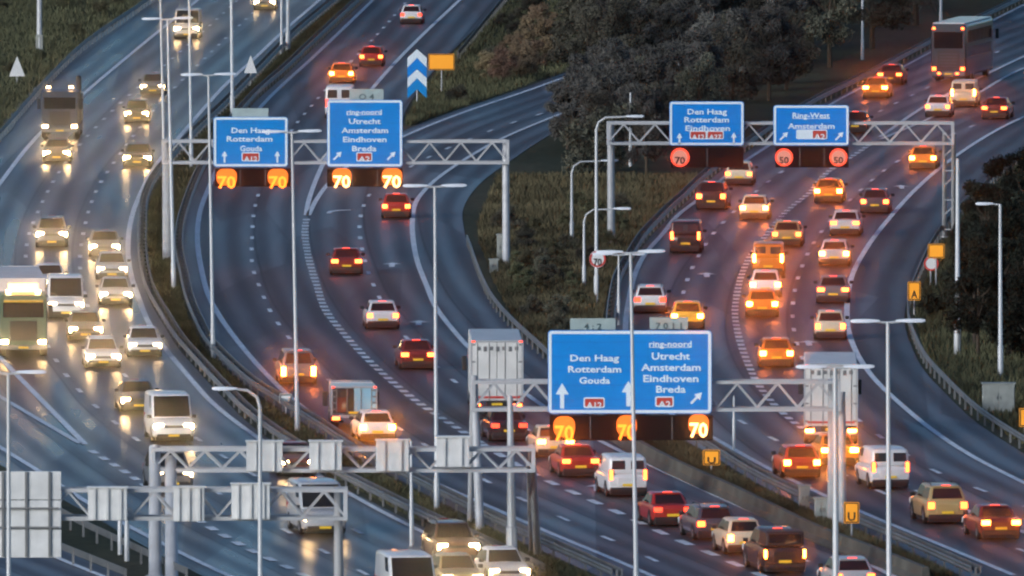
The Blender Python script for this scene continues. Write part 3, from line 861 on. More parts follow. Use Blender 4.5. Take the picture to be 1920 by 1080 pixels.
def sign_tab(label, Yg, box, s, n_slots=0):
    Y = Yg - 0.7
    k = Y / FPX
    u0, v0, u1, v1 = box
    c = P((u0 + u1) / 2, (v0 + v1) / 2, Y)
    w, h = (u1 - u0) * k, (v1 - v0) * k
    t = thing('number_plate_board', label, 'sign plate', c, group='small grey green plates on top of the blue signs')
    put('plate', MB().box(-w / 2, w / 2, 0, 0.05, -h / 2, h / 2).mesh('plate', 'sign_tab'), t)
    put('bracket', MB().box(-w / 2 + 0.1, -w / 2 + 0.18, 0.052, 0.12, -h / 2 - 0.2, h / 2).mesh('bracket', 'grey_bracket'), t)
    put('bracket', MB().box(w / 2 - 0.18, w / 2 - 0.1, 0.052, 0.12, -h / 2 - 0.2, h / 2).mesh('bracket', 'grey_bracket'), t)
    if s:
        me = text_mesh(s, 'sign_ink')
        xs = [v.co.x for v in me.vertices]
        f = 0.68 * w / (max(xs) - min(xs))
        f = min(f, h * 0.9)
        put('lettering', me, t, (-(max(xs) + min(xs)) / 2 * f, -0.008, -h * 0.26), (math.pi / 2, 0, 0), (f, h * 0.52 / 0.7, 1))
    return t

def matrix_sign(label, Yg, box, lamps, name='matrix_sign'):
    """black panel with lit digits; lamps: (u, v, width px, height px, text, style)"""
    Y = Yg - 0.95
    k = Y / FPX
    u0, v0, u1, v1 = box
    c = P((u0 + u1) / 2, (v0 + v1) / 2, Y)
    w, h = (u1 - u0) * k, (v1 - v0) * k
    t = thing(name, label, 'matrix sign', c, group='black matrix panels under the blue signs')
    put('housing', MB().box(-w / 2, w / 2, 0, 0.35, -h / 2, h / 2).mesh('housing', 'matrix_black', bevel=0.03), t)
    n = max(1, len(lamps))
    for k2 in range(1, n + 1):
        x = -w / 2 + w * k2 / (n + 1)
        put('seam', MB().box(x - 0.015, x + 0.015, -0.01, -0.001, -h / 2 + 0.05, h / 2 - 0.05).mesh('seam', 'grey_bracket'), t)
    for (u, v, wp, hp, s, style) in lamps:
        p = P(u, v, Y)
        lx, lz = p.x - c.x, p.z - c.z
        if style == 'speed':
            r = wp * k / 2
            disc = [(r * 0.80 * math.cos(a), r * 0.80 * math.sin(a)) for a in np.linspace(0, 2 * math.pi, 24, endpoint=False)]
            lp = put('lit_disc', MB().prism(disc, -0.02, -0.004).mesh('lit_disc', 'lit_pale'), t, (lx, 0, lz))
            put('ring', frame_mesh(2 * r, 2 * r, r * 0.999, r * 0.22, -0.028, -0.004, 'lit_red'), lp)
            me = text_mesh(s, 'sign_ink_black')
            xs = [q.co.x for q in me.vertices]
            f = 1.05 * r / (max(xs) - min(xs))
            put('lettering', me, lp, (-(max(xs) + min(xs)) / 2 * f, -0.03, -r * 0.36), (math.pi / 2, 0, 0), (f, r * 0.72 / 0.7, 1))
        else:
            me = text_mesh(s, 'lit_amber' if style == 'amber' else 'lit_yellow')
            xs = [q.co.x for q in me.vertices]
            put('glow_halo', MB().prism(rrect(wp * k * 1.12, hp * k * 1.4, hp * k * 0.55, 6), -0.009, -0.003).mesh('glow_halo', 'glow_halo'), t, (lx, 0, lz))  # glowing patch behind the digits, painting a halo round them
            f = wp * k / (max(xs) - min(xs))
            put('lit_digits', me, t, (lx - (max(xs) + min(xs)) / 2 * f, -0.018, lz - hp * k / 2), (math.pi / 2, 0, 0), (f, hp * k / 0.7, 1))
    return t

direction_sign('blue sign reading Den Haag, Rotterdam, Gouda on the far left gantry', Y1, (400, 219, 540, 313),
               [('Den Haag', 470, 240, 72, 10, 0), ('Rotterdam', 468, 256, 86, 10, 0), ('Gouda', 471, 274, 42, 10, 0)],
               [('up', 421, 294, 22), ('up', 520, 294, 22)], [(('A12',), 470, 294, 34, 17)])
direction_sign('taller blue sign with five place names on the far left gantry', Y1, (613, 187, 755, 313),
               [('ring-noord', 683, 206, 66, 9, 1), ('Utrecht', 684, 223, 60, 10, 0), ('Amsterdam', 684, 240, 88, 10, 0), ('Eindhoven', 684, 257, 82, 10, 0), ('Breda', 683, 274, 46, 10, 0)],
               [('diag', 633, 292, 22), ('diag', 734, 292, 22)], [(('A2',), 683, 294, 30, 17)])
direction_sign('blue sign reading Den Haag, Rotterdam, Eindhoven on the far right gantry', Y2, (1255, 190, 1395, 273),
               [('Den Haag', 1326, 205, 74, 10, 0), ('Rotterdam', 1325, 220, 84, 10, 0), ('Eindhoven', 1327, 236, 84, 10, 0)],
               [('up', 1274, 260, 22), ('up', 1376, 259, 22)], [(('A12', 'A27'), 1325, 253, 64, 16)])
direction_sign('blue sign reading ring west, Amsterdam on the far right gantry', Y2, (1450, 197, 1592, 273),
               [('Ring-West', 1521, 212, 70, 10, 1), ('Amsterdam', 1521, 232, 88, 10, 0)],
               [('diag', 1470, 255, 22), ('diag', 1574, 255, 22)], [((None, 'A2'), 1522, 252, 58, 18)])
direction_sign('widest blue sign in two halves on the central gantry', Y3, (1027, 619, 1335, 776),
               [('Den Haag', 1115, 666, 92, 12, 0), ('Rotterdam', 1115, 687, 100, 12, 0), ('Gouda', 1115, 708, 58, 12, 0),
                ('ring-noord', 1257, 640, 80, 11, 1), ('Utrecht', 1258, 662, 72, 13, 0), ('Amsterdam', 1258, 683, 112, 13, 0), ('Eindhoven', 1258, 704, 104, 13, 0), ('Breda', 1258, 724, 56, 13, 0)],
               [('up', 1054, 742, 48), ('bent', 1178, 738, 48), ('diag', 1306, 746, 30)],
               [(('A12',), 1114, 755, 40, 20), (('A2',), 1246, 753, 35, 20)], split=1185)
sign_tab('small plate on the Den Haag sign of the far left gantry', Y1, (435, 203, 503, 221), '')
sign_tab('small plate on the five name sign of the far left gantry', Y1, (655, 167, 719, 187), 'O 4')
sign_tab('small numbered plate on the left half of the widest sign', Y3, (1069, 597, 1154, 618), '4 : 2')
sign_tab('small numbered plate on the right half of the widest sign', Y3, (1218, 595, 1290, 617), '7 0 1 1')
matrix_sign('black matrix panel with two amber displays under the Den Haag sign, far left gantry', Y1, (403, 316, 545, 350),
            [(425, 332, 34, 22, '70', 'amber'), (521, 332, 34, 22, '70', 'amber')])
matrix_sign('black matrix panel with two whitish displays under the five name sign', Y1, (613, 316, 755, 350),
            [(641, 331, 32, 22, '70', 'yellow'), (735, 331, 34, 22, '70', 'yellow')])
matrix_sign('dark matrix panel with one red ringed speed under the Eindhoven sign, far right gantry', Y2, (1258, 276, 1394, 314),
            [(1275, 295, 36, 36, '70', 'speed')])
matrix_sign('black matrix panel with two red ringed speeds under the ring west sign', Y2, (1454, 275, 1591, 314),
            [(1470, 295, 34, 34, '50', 'speed'), (1572, 295, 34, 34, '50', 'speed')])
matrix_sign('widest black matrix panel with three displays under the central sign', Y3, (1030, 779, 1337, 826),
            [(1058, 800, 36, 28, '70', 'amber'), (1175, 798, 34, 28, '70', 'amber'), (1310, 795, 34, 26, '70', 'yellow')])

def sign_back(label, Yg, box, cat, depth, front=1.0, ribs=2, name='sign_board'):
    """rear of a board or matrix box that faces the other way"""
    Y = Yg - front
    k = Y / FPX
    u0, v0, u1, v1 = box
    c = P((u0 + u1) / 2, (v0 + v1) / 2, Y)
    w, h = (u1 - u0) * k, (v1 - v0) * k
    t = thing(name, label, cat, c, group='rear faces of boards on the near gantries')
    n = 3 if h > 2 else 1
    for q in range(n):
        z0, z1 = -h / 2 + h * q / n, -h / 2 + h * (q + 1) / n - (0.03 if n > 1 else 0)
        put('back_panel', MB().box(-w / 2, w / 2, 0, depth, z0, z1).mesh('back_panel', 'board_back', bevel=0.02), t)
    for q in range(ribs):
        x = -w / 2 + w * (q + 0.5) / ribs
        put('rib', MB().box(x - 0.05, x + 0.05, -0.09, -0.002, -h / 2 + 0.04, h / 2 - 0.04).mesh('rib', 'grey_bracket' if h > 2 else 'board_back'), t)
    if h > 2:
        put('clamp', MB().box(-w / 2 + 0.1, w / 2 - 0.1, -0.16, -0.092, h * 0.06, h * 0.06 + 0.07).mesh('clamp', 'grey_bracket'), t)
        put('clamp', MB().box(-w / 2 + 0.1, w / 2 - 0.1, -0.16, -0.092, -h * 0.16, -h * 0.16 + 0.07).mesh('clamp', 'grey_bracket'), t)
    else:
        put('hood', MB().box(-w / 2 - 0.05, w / 2 + 0.05, -0.12, depth + 0.05, h / 2 + 0.003, h / 2 + 0.06).mesh('hood', 'board_back'), t)
    return t

sign_back('large pale rear of a sign board at the bottom left edge', Y5, (-60, 882, 115, 1046), 'road sign', 0.1, 0.9, 4)
for bx, s in (((165, 915, 238, 976), 'leftmost grey box on the nearest gantry, beside the large pale board'), ((325, 914, 383, 978), 'middle grey box on the nearest gantry'),
              ((434, 908, 506, 974), 'rightmost grey box on the nearest gantry')):
    sign_back(s, Y5, bx, 'matrix sign', 0.4, 1.1, 3, 'signal_box')
for bx, s in (((462, 828, 530, 884), 'leftmost pale box on the near gantry over the oncoming traffic'), ((580, 828, 641, 882), 'second pale box from the left on the near gantry'),
              ((705, 826, 767, 884), 'third pale box from the left on the near gantry'), ((818, 820, 880, 876), 'rightmost pale box on the near gantry')):
    sign_back(s, Y4, bx, 'matrix sign', 0.4, 1.1, 2, 'signal_box')

# ------------------------------------------------------------------ small roadside signs and cabinets
def post_board(name, label, cat, ub, vb, box, m, style, group=None, s=None):
    g = G(ub, vb)
    k = g.y / FPX
    u0, v0, u1, v1 = box
    c = P((u0 + u1) / 2, (v0 + v1) / 2, g.y)
    w, h = (u1 - u0) * k, (v1 - v0) * k
    t = thing(name, label, cat, g, group=group)
    lx, lz = c.x - g.x, c.z
    put('post', MB().tube((0, 0, 0), (0, 0, lz + h * 0.3), 0.045, n=8).mesh('post', 'galvanised', True), t)
    if style == 'rect':
        put('board', MB().prism(rrect(w, h, 0.06), -0.10, -0.05).mesh('board', m), t, (lx, 0, lz))
        put('border', frame_mesh(w - 0.05, h - 0.05, 0.06, 0.05, -0.112, -0.102, 'sign_ink_black'), t, (lx, 0, lz))
    elif style == 'triangle':
        tri = [(-w / 2, -h / 2), (w / 2, -h / 2), (0, h / 2)]
        put('board', MB().prism(tri, -0.10, -0.05).mesh('board', m), t, (lx, 0, lz))
    elif style == 'round':
        put('board', MB().prism([(w / 2 * math.cos(a), h / 2 * math.sin(a)) for a in np.linspace(0, 6.2832, 24, endpoint=False)], -0.10, -0.05).mesh('board', m), t, (lx, 0, lz))
        put('rim', frame_mesh(w, w, w / 2 * 0.999, 0.1, -0.112, -0.102, 'sign_red'), t, (lx, 0, lz))
    if s:
        me = text_mesh(s, 'sign_ink_black')
        xs = [q.co.x for q in me.vertices]
        f = 0.5 * w / (max(xs) - min(xs))
        put('lettering', me, t, (lx - (max(xs) + min(xs)) / 2 * f, -0.112, lz - h * 0.2), (math.pi / 2, 0, 0), (f, h * 0.4 / 0.7, 1))
    return t

# blue and white chevron panels at the wedge
g = G(782, 196)
k = g.y / FPX
t = thing('chevron_board', 'tall board of blue and white chevrons on the grass wedge', 'road sign', g)
put('post', MB().tube((0, 0.05, 0), (0, 0.05, P(782, 110, g.y).z), 0.06).mesh('post', 'galvanised', True), t)
cw = 36 * k
z0, z1 = P(782, 184, g.y).z, P(782, 108, g.y).z
hh = (z1 - z0) / 2
for q in range(2):
    zb = z0 + q * hh
    put('blue_panel', MB().prism([(-cw / 2, zb), (0, zb + hh * 0.45), (cw / 2, zb), (cw / 2, zb + hh * 0.5), (0, zb + hh * 0.98), (-cw / 2, zb + hh * 0.5)], -0.05, 0.0).mesh('blue_panel', 'sign_blue'), t)
    put('white_panel', MB().prism([(-cw / 2, zb + hh * 0.51), (0, zb + hh * 0.99), (cw / 2, zb + hh * 0.51), (cw / 2, zb + hh * 0.99), (0, zb + hh * 1.42), (-cw / 2, zb + hh * 0.99)], -0.056, -0.004).mesh('white_panel', 'sign_white'), t)
post_board('warning_board', 'plain orange yellow rectangular board beside the chevron board', 'road sign', 828, 176, (803, 101, 852, 131), 'sign_orange', 'rect')
post_board('triangular_sign', 'pale triangular sign on the grass at the far left', 'road sign', 32, 156, (17, 105, 47, 143), 'plain_white', 'triangle')
post_board('triangular_sign', 'pale triangular sign in the far median by the tall mast', 'road sign', 470, 160, (458, 103, 482, 137), 'plain_white', 'triangle')
post_board('speed_sign', 'round white speed sign with red rim on the scrub bank', 'road sign', 1120, 575, (1105, 469, 1136, 502), 'plain_white', 'round', None, '70')
orange = 'small orange route boards'
post_board('route_board', 'orange route board in the median below the central sign', 'road sign', 1334, 892, (1318, 843, 1350, 872), 'sign_orange', 'rect', orange, 'U')
post_board('route_board', 'orange route board beside the gantry leg at lower right', 'road sign', 1597, 1018, (1582, 941, 1611, 981), 'sign_orange', 'rect', orange, 'U')
post_board('route_board', 'orange board on the right guardrail, lower of the two by the shoulder', 'road sign', 1714, 590, (1702, 528, 1726, 563), 'sign_orange', 'rect', orange, 'A')
post_board('route_board', 'orange board on the right bank above a white disc', 'road sign', 1755, 540, (1740, 457, 1771, 484), 'sign_orange', 'rect', orange)
post_board('round_sign', 'small white disc below an orange board on the right bank', 'road sign', 1745, 536, (1732, 480, 1760, 508), 'plain_white', 'round')
post_board('route_board', 'orange board cut by the right edge of the picture', 'road sign', 1922, 830, (1911, 765, 1938, 800), 'sign_orange', 'rect', orange)
post_board('marker_sign', 'small grey marker board on the median rail below the braking car', 'road sign', 536, 775, (524, 738, 548, 756), 'board_back', 'rect')

def cabinet(label, ub, vb, w, d, h):
    t = thing('cabinet', label, 'cabinet', G(ub, vb))
    put('body', MB().box(-w / 2, w / 2, -d / 2, d / 2, 0.08, h).mesh('body', 'cabinet_grey', bevel=0.03), t)
    put('plinth', MB().box(-w / 2 + 0.04, w / 2 - 0.04, -d / 2 + 0.04, d / 2 - 0.04, 0, 0.08).mesh('plinth', 'concrete'), t)
    for s in (-1, 1):
        dr = put('door', MB().box(s * w / 4 - w / 4 + 0.03, s * w / 4 + w / 4 - 0.03, -d / 2 - 0.025, -d / 2 - 0.002, 0.14, h - 0.12).mesh('door', 'cabinet_grey'), t)
        put('handle', MB().box(s * 0.08 - 0.02, s * 0.08 + 0.02, -d / 2 - 0.06, -d / 2 - 0.026, h * 0.5, h * 0.5 + 0.15).mesh('handle', 'grey_bracket'), dr)
    put('lid', MB().box(-w / 2 - 0.05, w / 2 + 0.05, -d / 2 - 0.06, d / 2 + 0.05, h + 0.002, h + 0.06).mesh('lid', 'cabinet_grey'), t)
    return t
cabinet('large grey cabinet under the single arm lamp at the right edge', 1872, 776, 1.55, 0.7, 1.45)
cabinet('tall narrow grey cabinet at the far left gantry right post', 940, 492, 0.5, 0.4, 1.55)
cabinet('small grey cabinet lower left of the gantry post on the bank', 926, 514, 0.5, 0.4, 0.8)
cabinet('left of two pale boxes by the lower right gantry legs', 1508, 960, 0.5, 0.4, 1.15)
cabinet('right of two pale boxes by the lower right gantry legs', 1541, 982, 0.65, 0.5, 1.1)

# ------------------------------------------------------------------ vehicles: every kind is a list of parts sharing mesh data
# part = (name, mesh, location, material key or None, [sub-parts])   y runs forward, origin under the middle
TYRE = {}
def wheel_parts(x, y, r, w, twin=False):
    key = (r, w)
    if key not in TYRE:
        b = MB(); n = 18
        prof = [(-w / 2, r * 0.66), (-w / 2, r * 0.93), (-w * 0.38, r), (w * 0.38, r), (w / 2, r * 0.93), (w / 2, r * 0.66)]
        vs = [(px, pr * math.cos(2 * math.pi * k / n), pr * math.sin(2 * math.pi * k / n)) for px, pr in prof for k in range(n)]
        fs = [(i * n + k, i * n + (k + 1) % n, (i + 1) * n + (k + 1) % n, (i + 1) * n + k) for i in range(len(prof) - 1) for k in range(n)]
        b.add(vs, fs)
        ty = b.mesh('tyre', 'tyre_rubber', True)
        rim = MB().tube((-w * 0.44, 0, 0), (w * 0.44, 0, 0), r * 0.67, n=14)
        for k in range(5):
            a = 2 * math.pi * k / 5
            for s in (-1, 1):
                rim.tube((s * w * 0.45, 0, 0), (s * w * 0.47, r * 0.6 * math.cos(a), r * 0.6 * math.sin(a)), r * 0.10, r * 0.07, 4)
        TYRE[key] = (ty, rim.mesh('rim', 'rim_metal'))
    ty, rim = TYRE[key]
    return ('wheel', ty, (x, y, r), None, [('rim', rim, (0, 0, 0), None, [])])

def quad_patch(name, a, b, c, d, inset=(0.1, 0.1, 0.12, 0.12), off=0.014, m='window_glass', out=None):
    """pane lying just proud of the quad a b c d (bottom left, bottom right, top right, top left)"""
    a, b, c, d = map(Vector, (a, b, c, d))
    l, r, bo, to = inset
    P2 = lambda s, t: (a.lerp(b, s)).lerp(d.lerp(c, s), t)
    q = [P2(l, bo), P2(1 - r, bo), P2(1 - r, 1 - to), P2(l, 1 - to)]
    nrm = (q[1] - q[0]).cross(q[3] - q[0]).normalized()
    if out is not None and nrm.dot(Vector(out)) < 0:
        nrm = -nrm
    vs = [p + nrm * off for p in q] + [p - nrm * 0.03 for p in q]
    return MB().add(vs, [(0, 1, 2, 3), (7, 6, 5, 4), (0, 4, 5, 1), (1, 5, 6, 2), (2, 6, 7, 3), (3, 7, 4, 0)]).mesh(name, m)

def bx(name, x0, x1, y0, y1, z0, z1, m, bevel=0.0):
    return MB().box(x0, x1, y0, y1, z0, z1).mesh(name, m, bevel=bevel)

def car_kind(L, W, H, belt, hood_l, boot_l, rear_top, scr_top, hood_z, boot_z, tail_h=0.2, tail_w=0.3, rear_glass=True, wheel_r=0.33, side_panes=2, cab_w=None, van=False, tail_z=None, rails=False):
    hw = W / 2
    yr, yf = -L / 2, L / 2
    zb = 0.22
    def ring(y, w, b, t, cr=0.03):
        half = [(w * 0.80, b), (w * 0.965, b + 0.10), (w, b + (t - b) * 0.45), (w * 0.985, b + (t - b) * 0.78), (w * 0.93, t - 0.02), (w * 0.80, t)]
        return [(x, y, z) for x, z in half] + [(0, y, t + cr)] + [(-x, y, z) for x, z in reversed(half)]
    ybr = yr + boot_l            # rear glass base
    ybf = yf - hood_l            # windscreen base
    st = [ring(yr, hw * 0.90, 0.36, boot_z - 0.10, 0.02), ring(yr + 0.05, hw * 0.945, 0.27, boot_z - 0.02), ring(yr + 0.35, hw * 0.99, zb, boot_z)]
    if boot_l > 0.5:
        st.append(ring(ybr - 0.05, hw, 0.2, boot_z + 0.02))
    st += [ring(max(ybr, yr + 0.4) + 0.25, hw, 0.2, belt), ring((ybr + ybf) / 2, hw, 0.2, belt), ring(ybf, hw, 0.2, belt - 0.01)]
    st += [ring(yf - hood_l * 0.5, hw * 0.99, 0.2, hood_z + (belt - hood_z) * 0.35), ring(yf - 0.28, hw * 0.96, 0.22, hood_z), ring(yf - 0.06, hw * 0.9, 0.26, hood_z - 0.12), ring(yf, hw * 0.82, 0.34, hood_z - 0.22)]
    wb = (cab_w or 0.90) * hw
    wt = ((cab_w or 0.90) - (0.05 if van else 0.19)) * hw
    yrt, yft = yr + rear_top, yf - scr_top
    zt = H - 0.04
    B = [(-wb, ybr, belt - 0.06), (wb, ybr, belt - 0.06), (wb, ybf, belt - 0.06), (-wb, ybf, belt - 0.06)]
    T = [(-wt, yrt, zt - 0.03), (wt, yrt, zt - 0.03), (wt, yft, zt), (-wt, yft, zt)]
    body = MB().loft(st)
    bme = body.mesh('body', None, True)
    ym = (yrt + yft) / 2
    cab = MB().add(B + T + [(-wt * 1.01, ym, zt + 0.03), (wt * 1.01, ym, zt + 0.03)],
                   [(0, 1, 5, 4), (2, 3, 7, 6), (1, 2, 6, 9, 5), (3, 0, 4, 8, 7), (4, 5, 9, 8), (8, 9, 6, 7), (3, 2, 1, 0)])
    cme = cab.mesh('cabin', None, True, bevel=0.16 if van else 0.09, seg=3)
    parts = [('body', bme, (0, 0, 0), 'paint', []), ('cabin', cme, (0, 0, 0), 'paint', [])]
    # panes
    if rear_glass == 'split':
        for s in (0, 1):
            a = Vector(B[0]).lerp(Vector(B[1]), s * 0.5); b2 = Vector(B[0]).lerp(Vector(B[1]), s * 0.5 + 0.5)
            d = Vector(T[0]).lerp(Vector(T[1]), s * 0.5); c = Vector(T[0]).lerp(Vector(T[1]), s * 0.5 + 0.5)
            parts.append(('rear_window', quad_patch('rear_window', a, b2, c, d, (0.16, 0.16, 0.32, 0.2), out=(0, -1, 0.2)), (0, 0, 0), None, []))
    elif rear_glass:
        parts.append(('rear_window', quad_patch('rear_window', B[0], B[1], T[1], T[0], (0.09, 0.09, 0.16, 0.14), out=(0, -1, 0.3)), (0, 0, 0), None, []))
    parts.append(('windscreen', quad_patch('windscreen', B[3], B[2], T[2], T[3], (0.06, 0.06, 0.10, 0.10), out=(0, 1, 0.3)), (0, 0, 0), None, []))
    for s, (q0, q1, q2, q3) in ((1, (B[1], B[2], T[2], T[1])), (-1, (B[0], B[3], T[3], T[0]))):
        if van:
            a = Vector(q0).lerp(Vector(q1), 0.72); d = Vector(q3).lerp(Vector(q2), 0.72)
            parts.append(('side_window', quad_patch('side_window', a, q1, q2, d, (0.06, 0.22, 0.42, 0.10), out=(s, 0, 0)), (0, 0, 0), None, []))
        else:
            for k in range(side_panes):
                f0, f1 = k / side_panes, (k + 1) / side_panes
                a, b2 = Vector(q0).lerp(Vector(q1), f0), Vector(q0).lerp(Vector(q1), f1)
                d, c = Vector(q3).lerp(Vector(q2), f0), Vector(q3).lerp(Vector(q2), f1)
                parts.append(('side_window', quad_patch('side_window', a, b2, c, d, (0.10 if k == 0 else 0.03, 0.10 if k == side_panes - 1 else 0.03, 0.14, 0.12), out=(s, 0, 0.2)), (0, 0, 0), None, []))
    # lamps
    tz = tail_z or boot_z - 0.06
    for s in (-1, 1):
        x0, x1 = sorted((s * hw * 0.95, s * (hw * 0.95 - tail_w)))
        parts.append(('tail_lamp', bx('tail_lamp', x0, x1, yr - 0.025, yr + 0.16, tz - tail_h, tz, 'tail_mid', 0.06), (0, 0, 0), 'tail', []))
        x0, x1 = sorted((s * hw * 0.96, s * hw * 0.46))
        parts.append(('headlight', bx('headlight', x0, x1, yf - 0.22, yf - 0.005, hood_z - 0.36, hood_z - 0.06, 'head_mid', 0.07), (0, 0, 0), 'head', []))
        parts.append(('wing_mirror', bx('wing_mirror', *sorted((s * hw * 0.96, s * (hw + 0.17))), ybf - 0.38, ybf - 0.22, belt - 0.02, belt + 0.14, 'black_plastic', 0.03), (0, 0, 0), None, []))
        for yy in (yr + L * 0.19, yf - L * 0.2):
            parts.append(wheel_parts(s * (hw - 0.105), yy, wheel_r, 0.22))
            arch = [(yy + (wheel_r + 0.07) * math.cos(a), wheel_r + (wheel_r + 0.07) * math.sin(a)) for a in np.linspace(0, math.pi, 11)]
            xa, xb = sorted((s * (hw * 0.9), s * (hw + 0.004)))
            vs = [(xa, y, z) for y, z in arch] + [(xb, y, z) for y, z in arch]
            n = len(arch)
            parts.append(('wheel_arch', MB().add(vs, [tuple(range(n)), tuple(range(2 * n - 1, n - 1, -1))] + [(k, k + 1, n + k + 1, n + k) for k in range(n - 1)] + [(n - 1, 0, n, 2 * n - 1)]).mesh('wheel_arch', 'black_plastic'), (0, 0, 0), None, []))
    parts.append(('underbody_shade', bx('underbody_shade', -hw * 0.86, hw * 0.86, yr + 0.06, yf - 0.1, 0.10, 0.30, 'black_plastic', 0.03), (0, 0, 0), None, []))  # black underbody box added to darken the shade under the car
    parts.append(('boot_panel', bx('boot_panel', -hw * 0.52, hw * 0.52, yr - 0.018, yr + 0.1, 0.48, boot_z - 0.14, None, 0.02), (0, 0, 0), 'paint', []))
    if rear_glass is True:
        parts.append(('brake_light', bx('brake_light', -0.2, 0.2, yrt + 0.02, yrt + 0.09, zt - 0.02, zt + 0.03, 'tail_dim'), (0, 0, 0), None, []))
        parts.append(('rear_spoiler', bx('rear_spoiler', -wt * 0.85, wt * 0.85, yrt - 0.1, yrt + 0.12, zt - 0.055, zt + 0.0, None, 0.02), (0, 0, 0), 'paint', []))
    parts.append(('rear_bumper', bx('rear_bumper', -hw * 0.9, hw * 0.9, yr - 0.06, yr + 0.1, 0.24, 0.44, 'black_plastic', 0.03), (0, 0, 0), None, []))
    parts.append(('number_plate', bx('number_plate', -0.26, 0.26, yr - 0.062, yr - 0.052 if van else yr - 0.03, 0.47 if not van else 0.5, 0.58 if not van else 0.61, 'plate_yellow'), (0, 0, 0), None, []))
    parts.append(('front_bumper', bx('front_bumper', -hw * 0.8, hw * 0.8, yf - 0.12, yf + 0.03, 0.26, 0.42, 'black_plastic', 0.03), (0, 0, 0), None, []))
    parts.append(('grille', bx('grille', -hw * 0.45, hw * 0.45, yf - 0.1, yf + 0.012, hood_z - 0.28, hood_z - 0.16, 'black_plastic', 0.01), (0, 0, 0), None, []))
    parts.append(('number_plate', bx('number_plate', -0.26, 0.26, yf + 0.031, yf + 0.04, 0.30, 0.41, 'plate_yellow'), (0, 0, 0), None, []))
    if rails:
        for s in (-1, 1):
            parts.append(('roof_rail', MB().path([(s * wt * 0.93, yrt + 0.2, zt), (s * wt * 0.93, yrt + 0.3, zt + 0.09), (s * wt * 0.93, yft - 0.3, zt + 0.09), (s * wt * 0.93, yft - 0.15, zt)], [0.022] * 4, 6).mesh('roof_rail', 'black_plastic', True), (0, 0, 0), None, []))
    return dict(parts=parts, L=L, W=W, H=H)

KIND = {}
KIND['hatchback'] = car_kind(4.1, 1.78, 1.48, 0.95, 1.15, 0.06, 0.62, 1.95, 0.82, 0.93, 0.28, 0.34)
KIND['small_car'] = car_kind(3.7, 1.68, 1.52, 0.97, 0.95, 0.05, 0.45, 1.65, 0.84, 0.95, 0.34, 0.30)
KIND['saloon'] = car_kind(4.6, 1.82, 1.45, 0.94, 1.25, 0.75, 1.45, 2.05, 0.80, 0.95, 0.24, 0.42)
KIND['estate'] = car_kind(4.7, 1.82, 1.48, 0.94, 1.2, 0.06, 0.50, 2.0, 0.80, 0.94, 0.28, 0.38, side_panes=3, rails=True)
KIND['suv'] = car_kind(4.5, 1.88, 1.70, 1.08, 1.15, 0.06, 0.45, 1.75, 0.98, 1.06, 0.34, 0.34, wheel_r=0.37, rails=True)
KIND['mpv'] = car_kind(4.5, 1.84, 1.72, 1.00, 0.95, 0.05, 0.32, 1.75, 0.86, 0.98, 0.50, 0.26, side_panes=3)
KIND['van'] = car_kind(5.2, 1.98, 2.25, 1.12, 0.85, 0.03, 0.10, 1.65, 0.98, 1.10, 0.55, 0.20, rear_glass='split', wheel_r=0.35, van=True, cab_w=0.97, tail_z=1.35)
KIND['small_van'] = car_kind(4.4, 1.82, 1.86, 1.05, 0.85, 0.03, 0.12, 1.6, 0.92, 1.02, 0.50, 0.20, rear_glass='split', van=True, cab_w=0.96, tail_z=1.25)

def pickup():
    k = car_kind(5.2, 1.9, 1.82, 1.12, 1.2, 1.6, 1.75, 1.9, 1.0, 1.10, 0.40, 0.16, wheel_r=0.39)
    hw, yr = 0.95, -2.6
    k['parts'] += [('bed_cover', bx('bed_cover', -hw * 0.86, hw * 0.86, yr + 0.05, yr + 1.62, 1.13, 1.78, 'black_plastic', 0.09), (0, 0, 0), None, []),
                   ('cover_window', bx('cover_window', -hw * 0.7, hw * 0.7, yr + 0.02, yr + 0.046, 1.3, 1.66, 'window_glass'), (0, 0, 0), None, [])]
    return k
KIND['pickup'] = pickup()

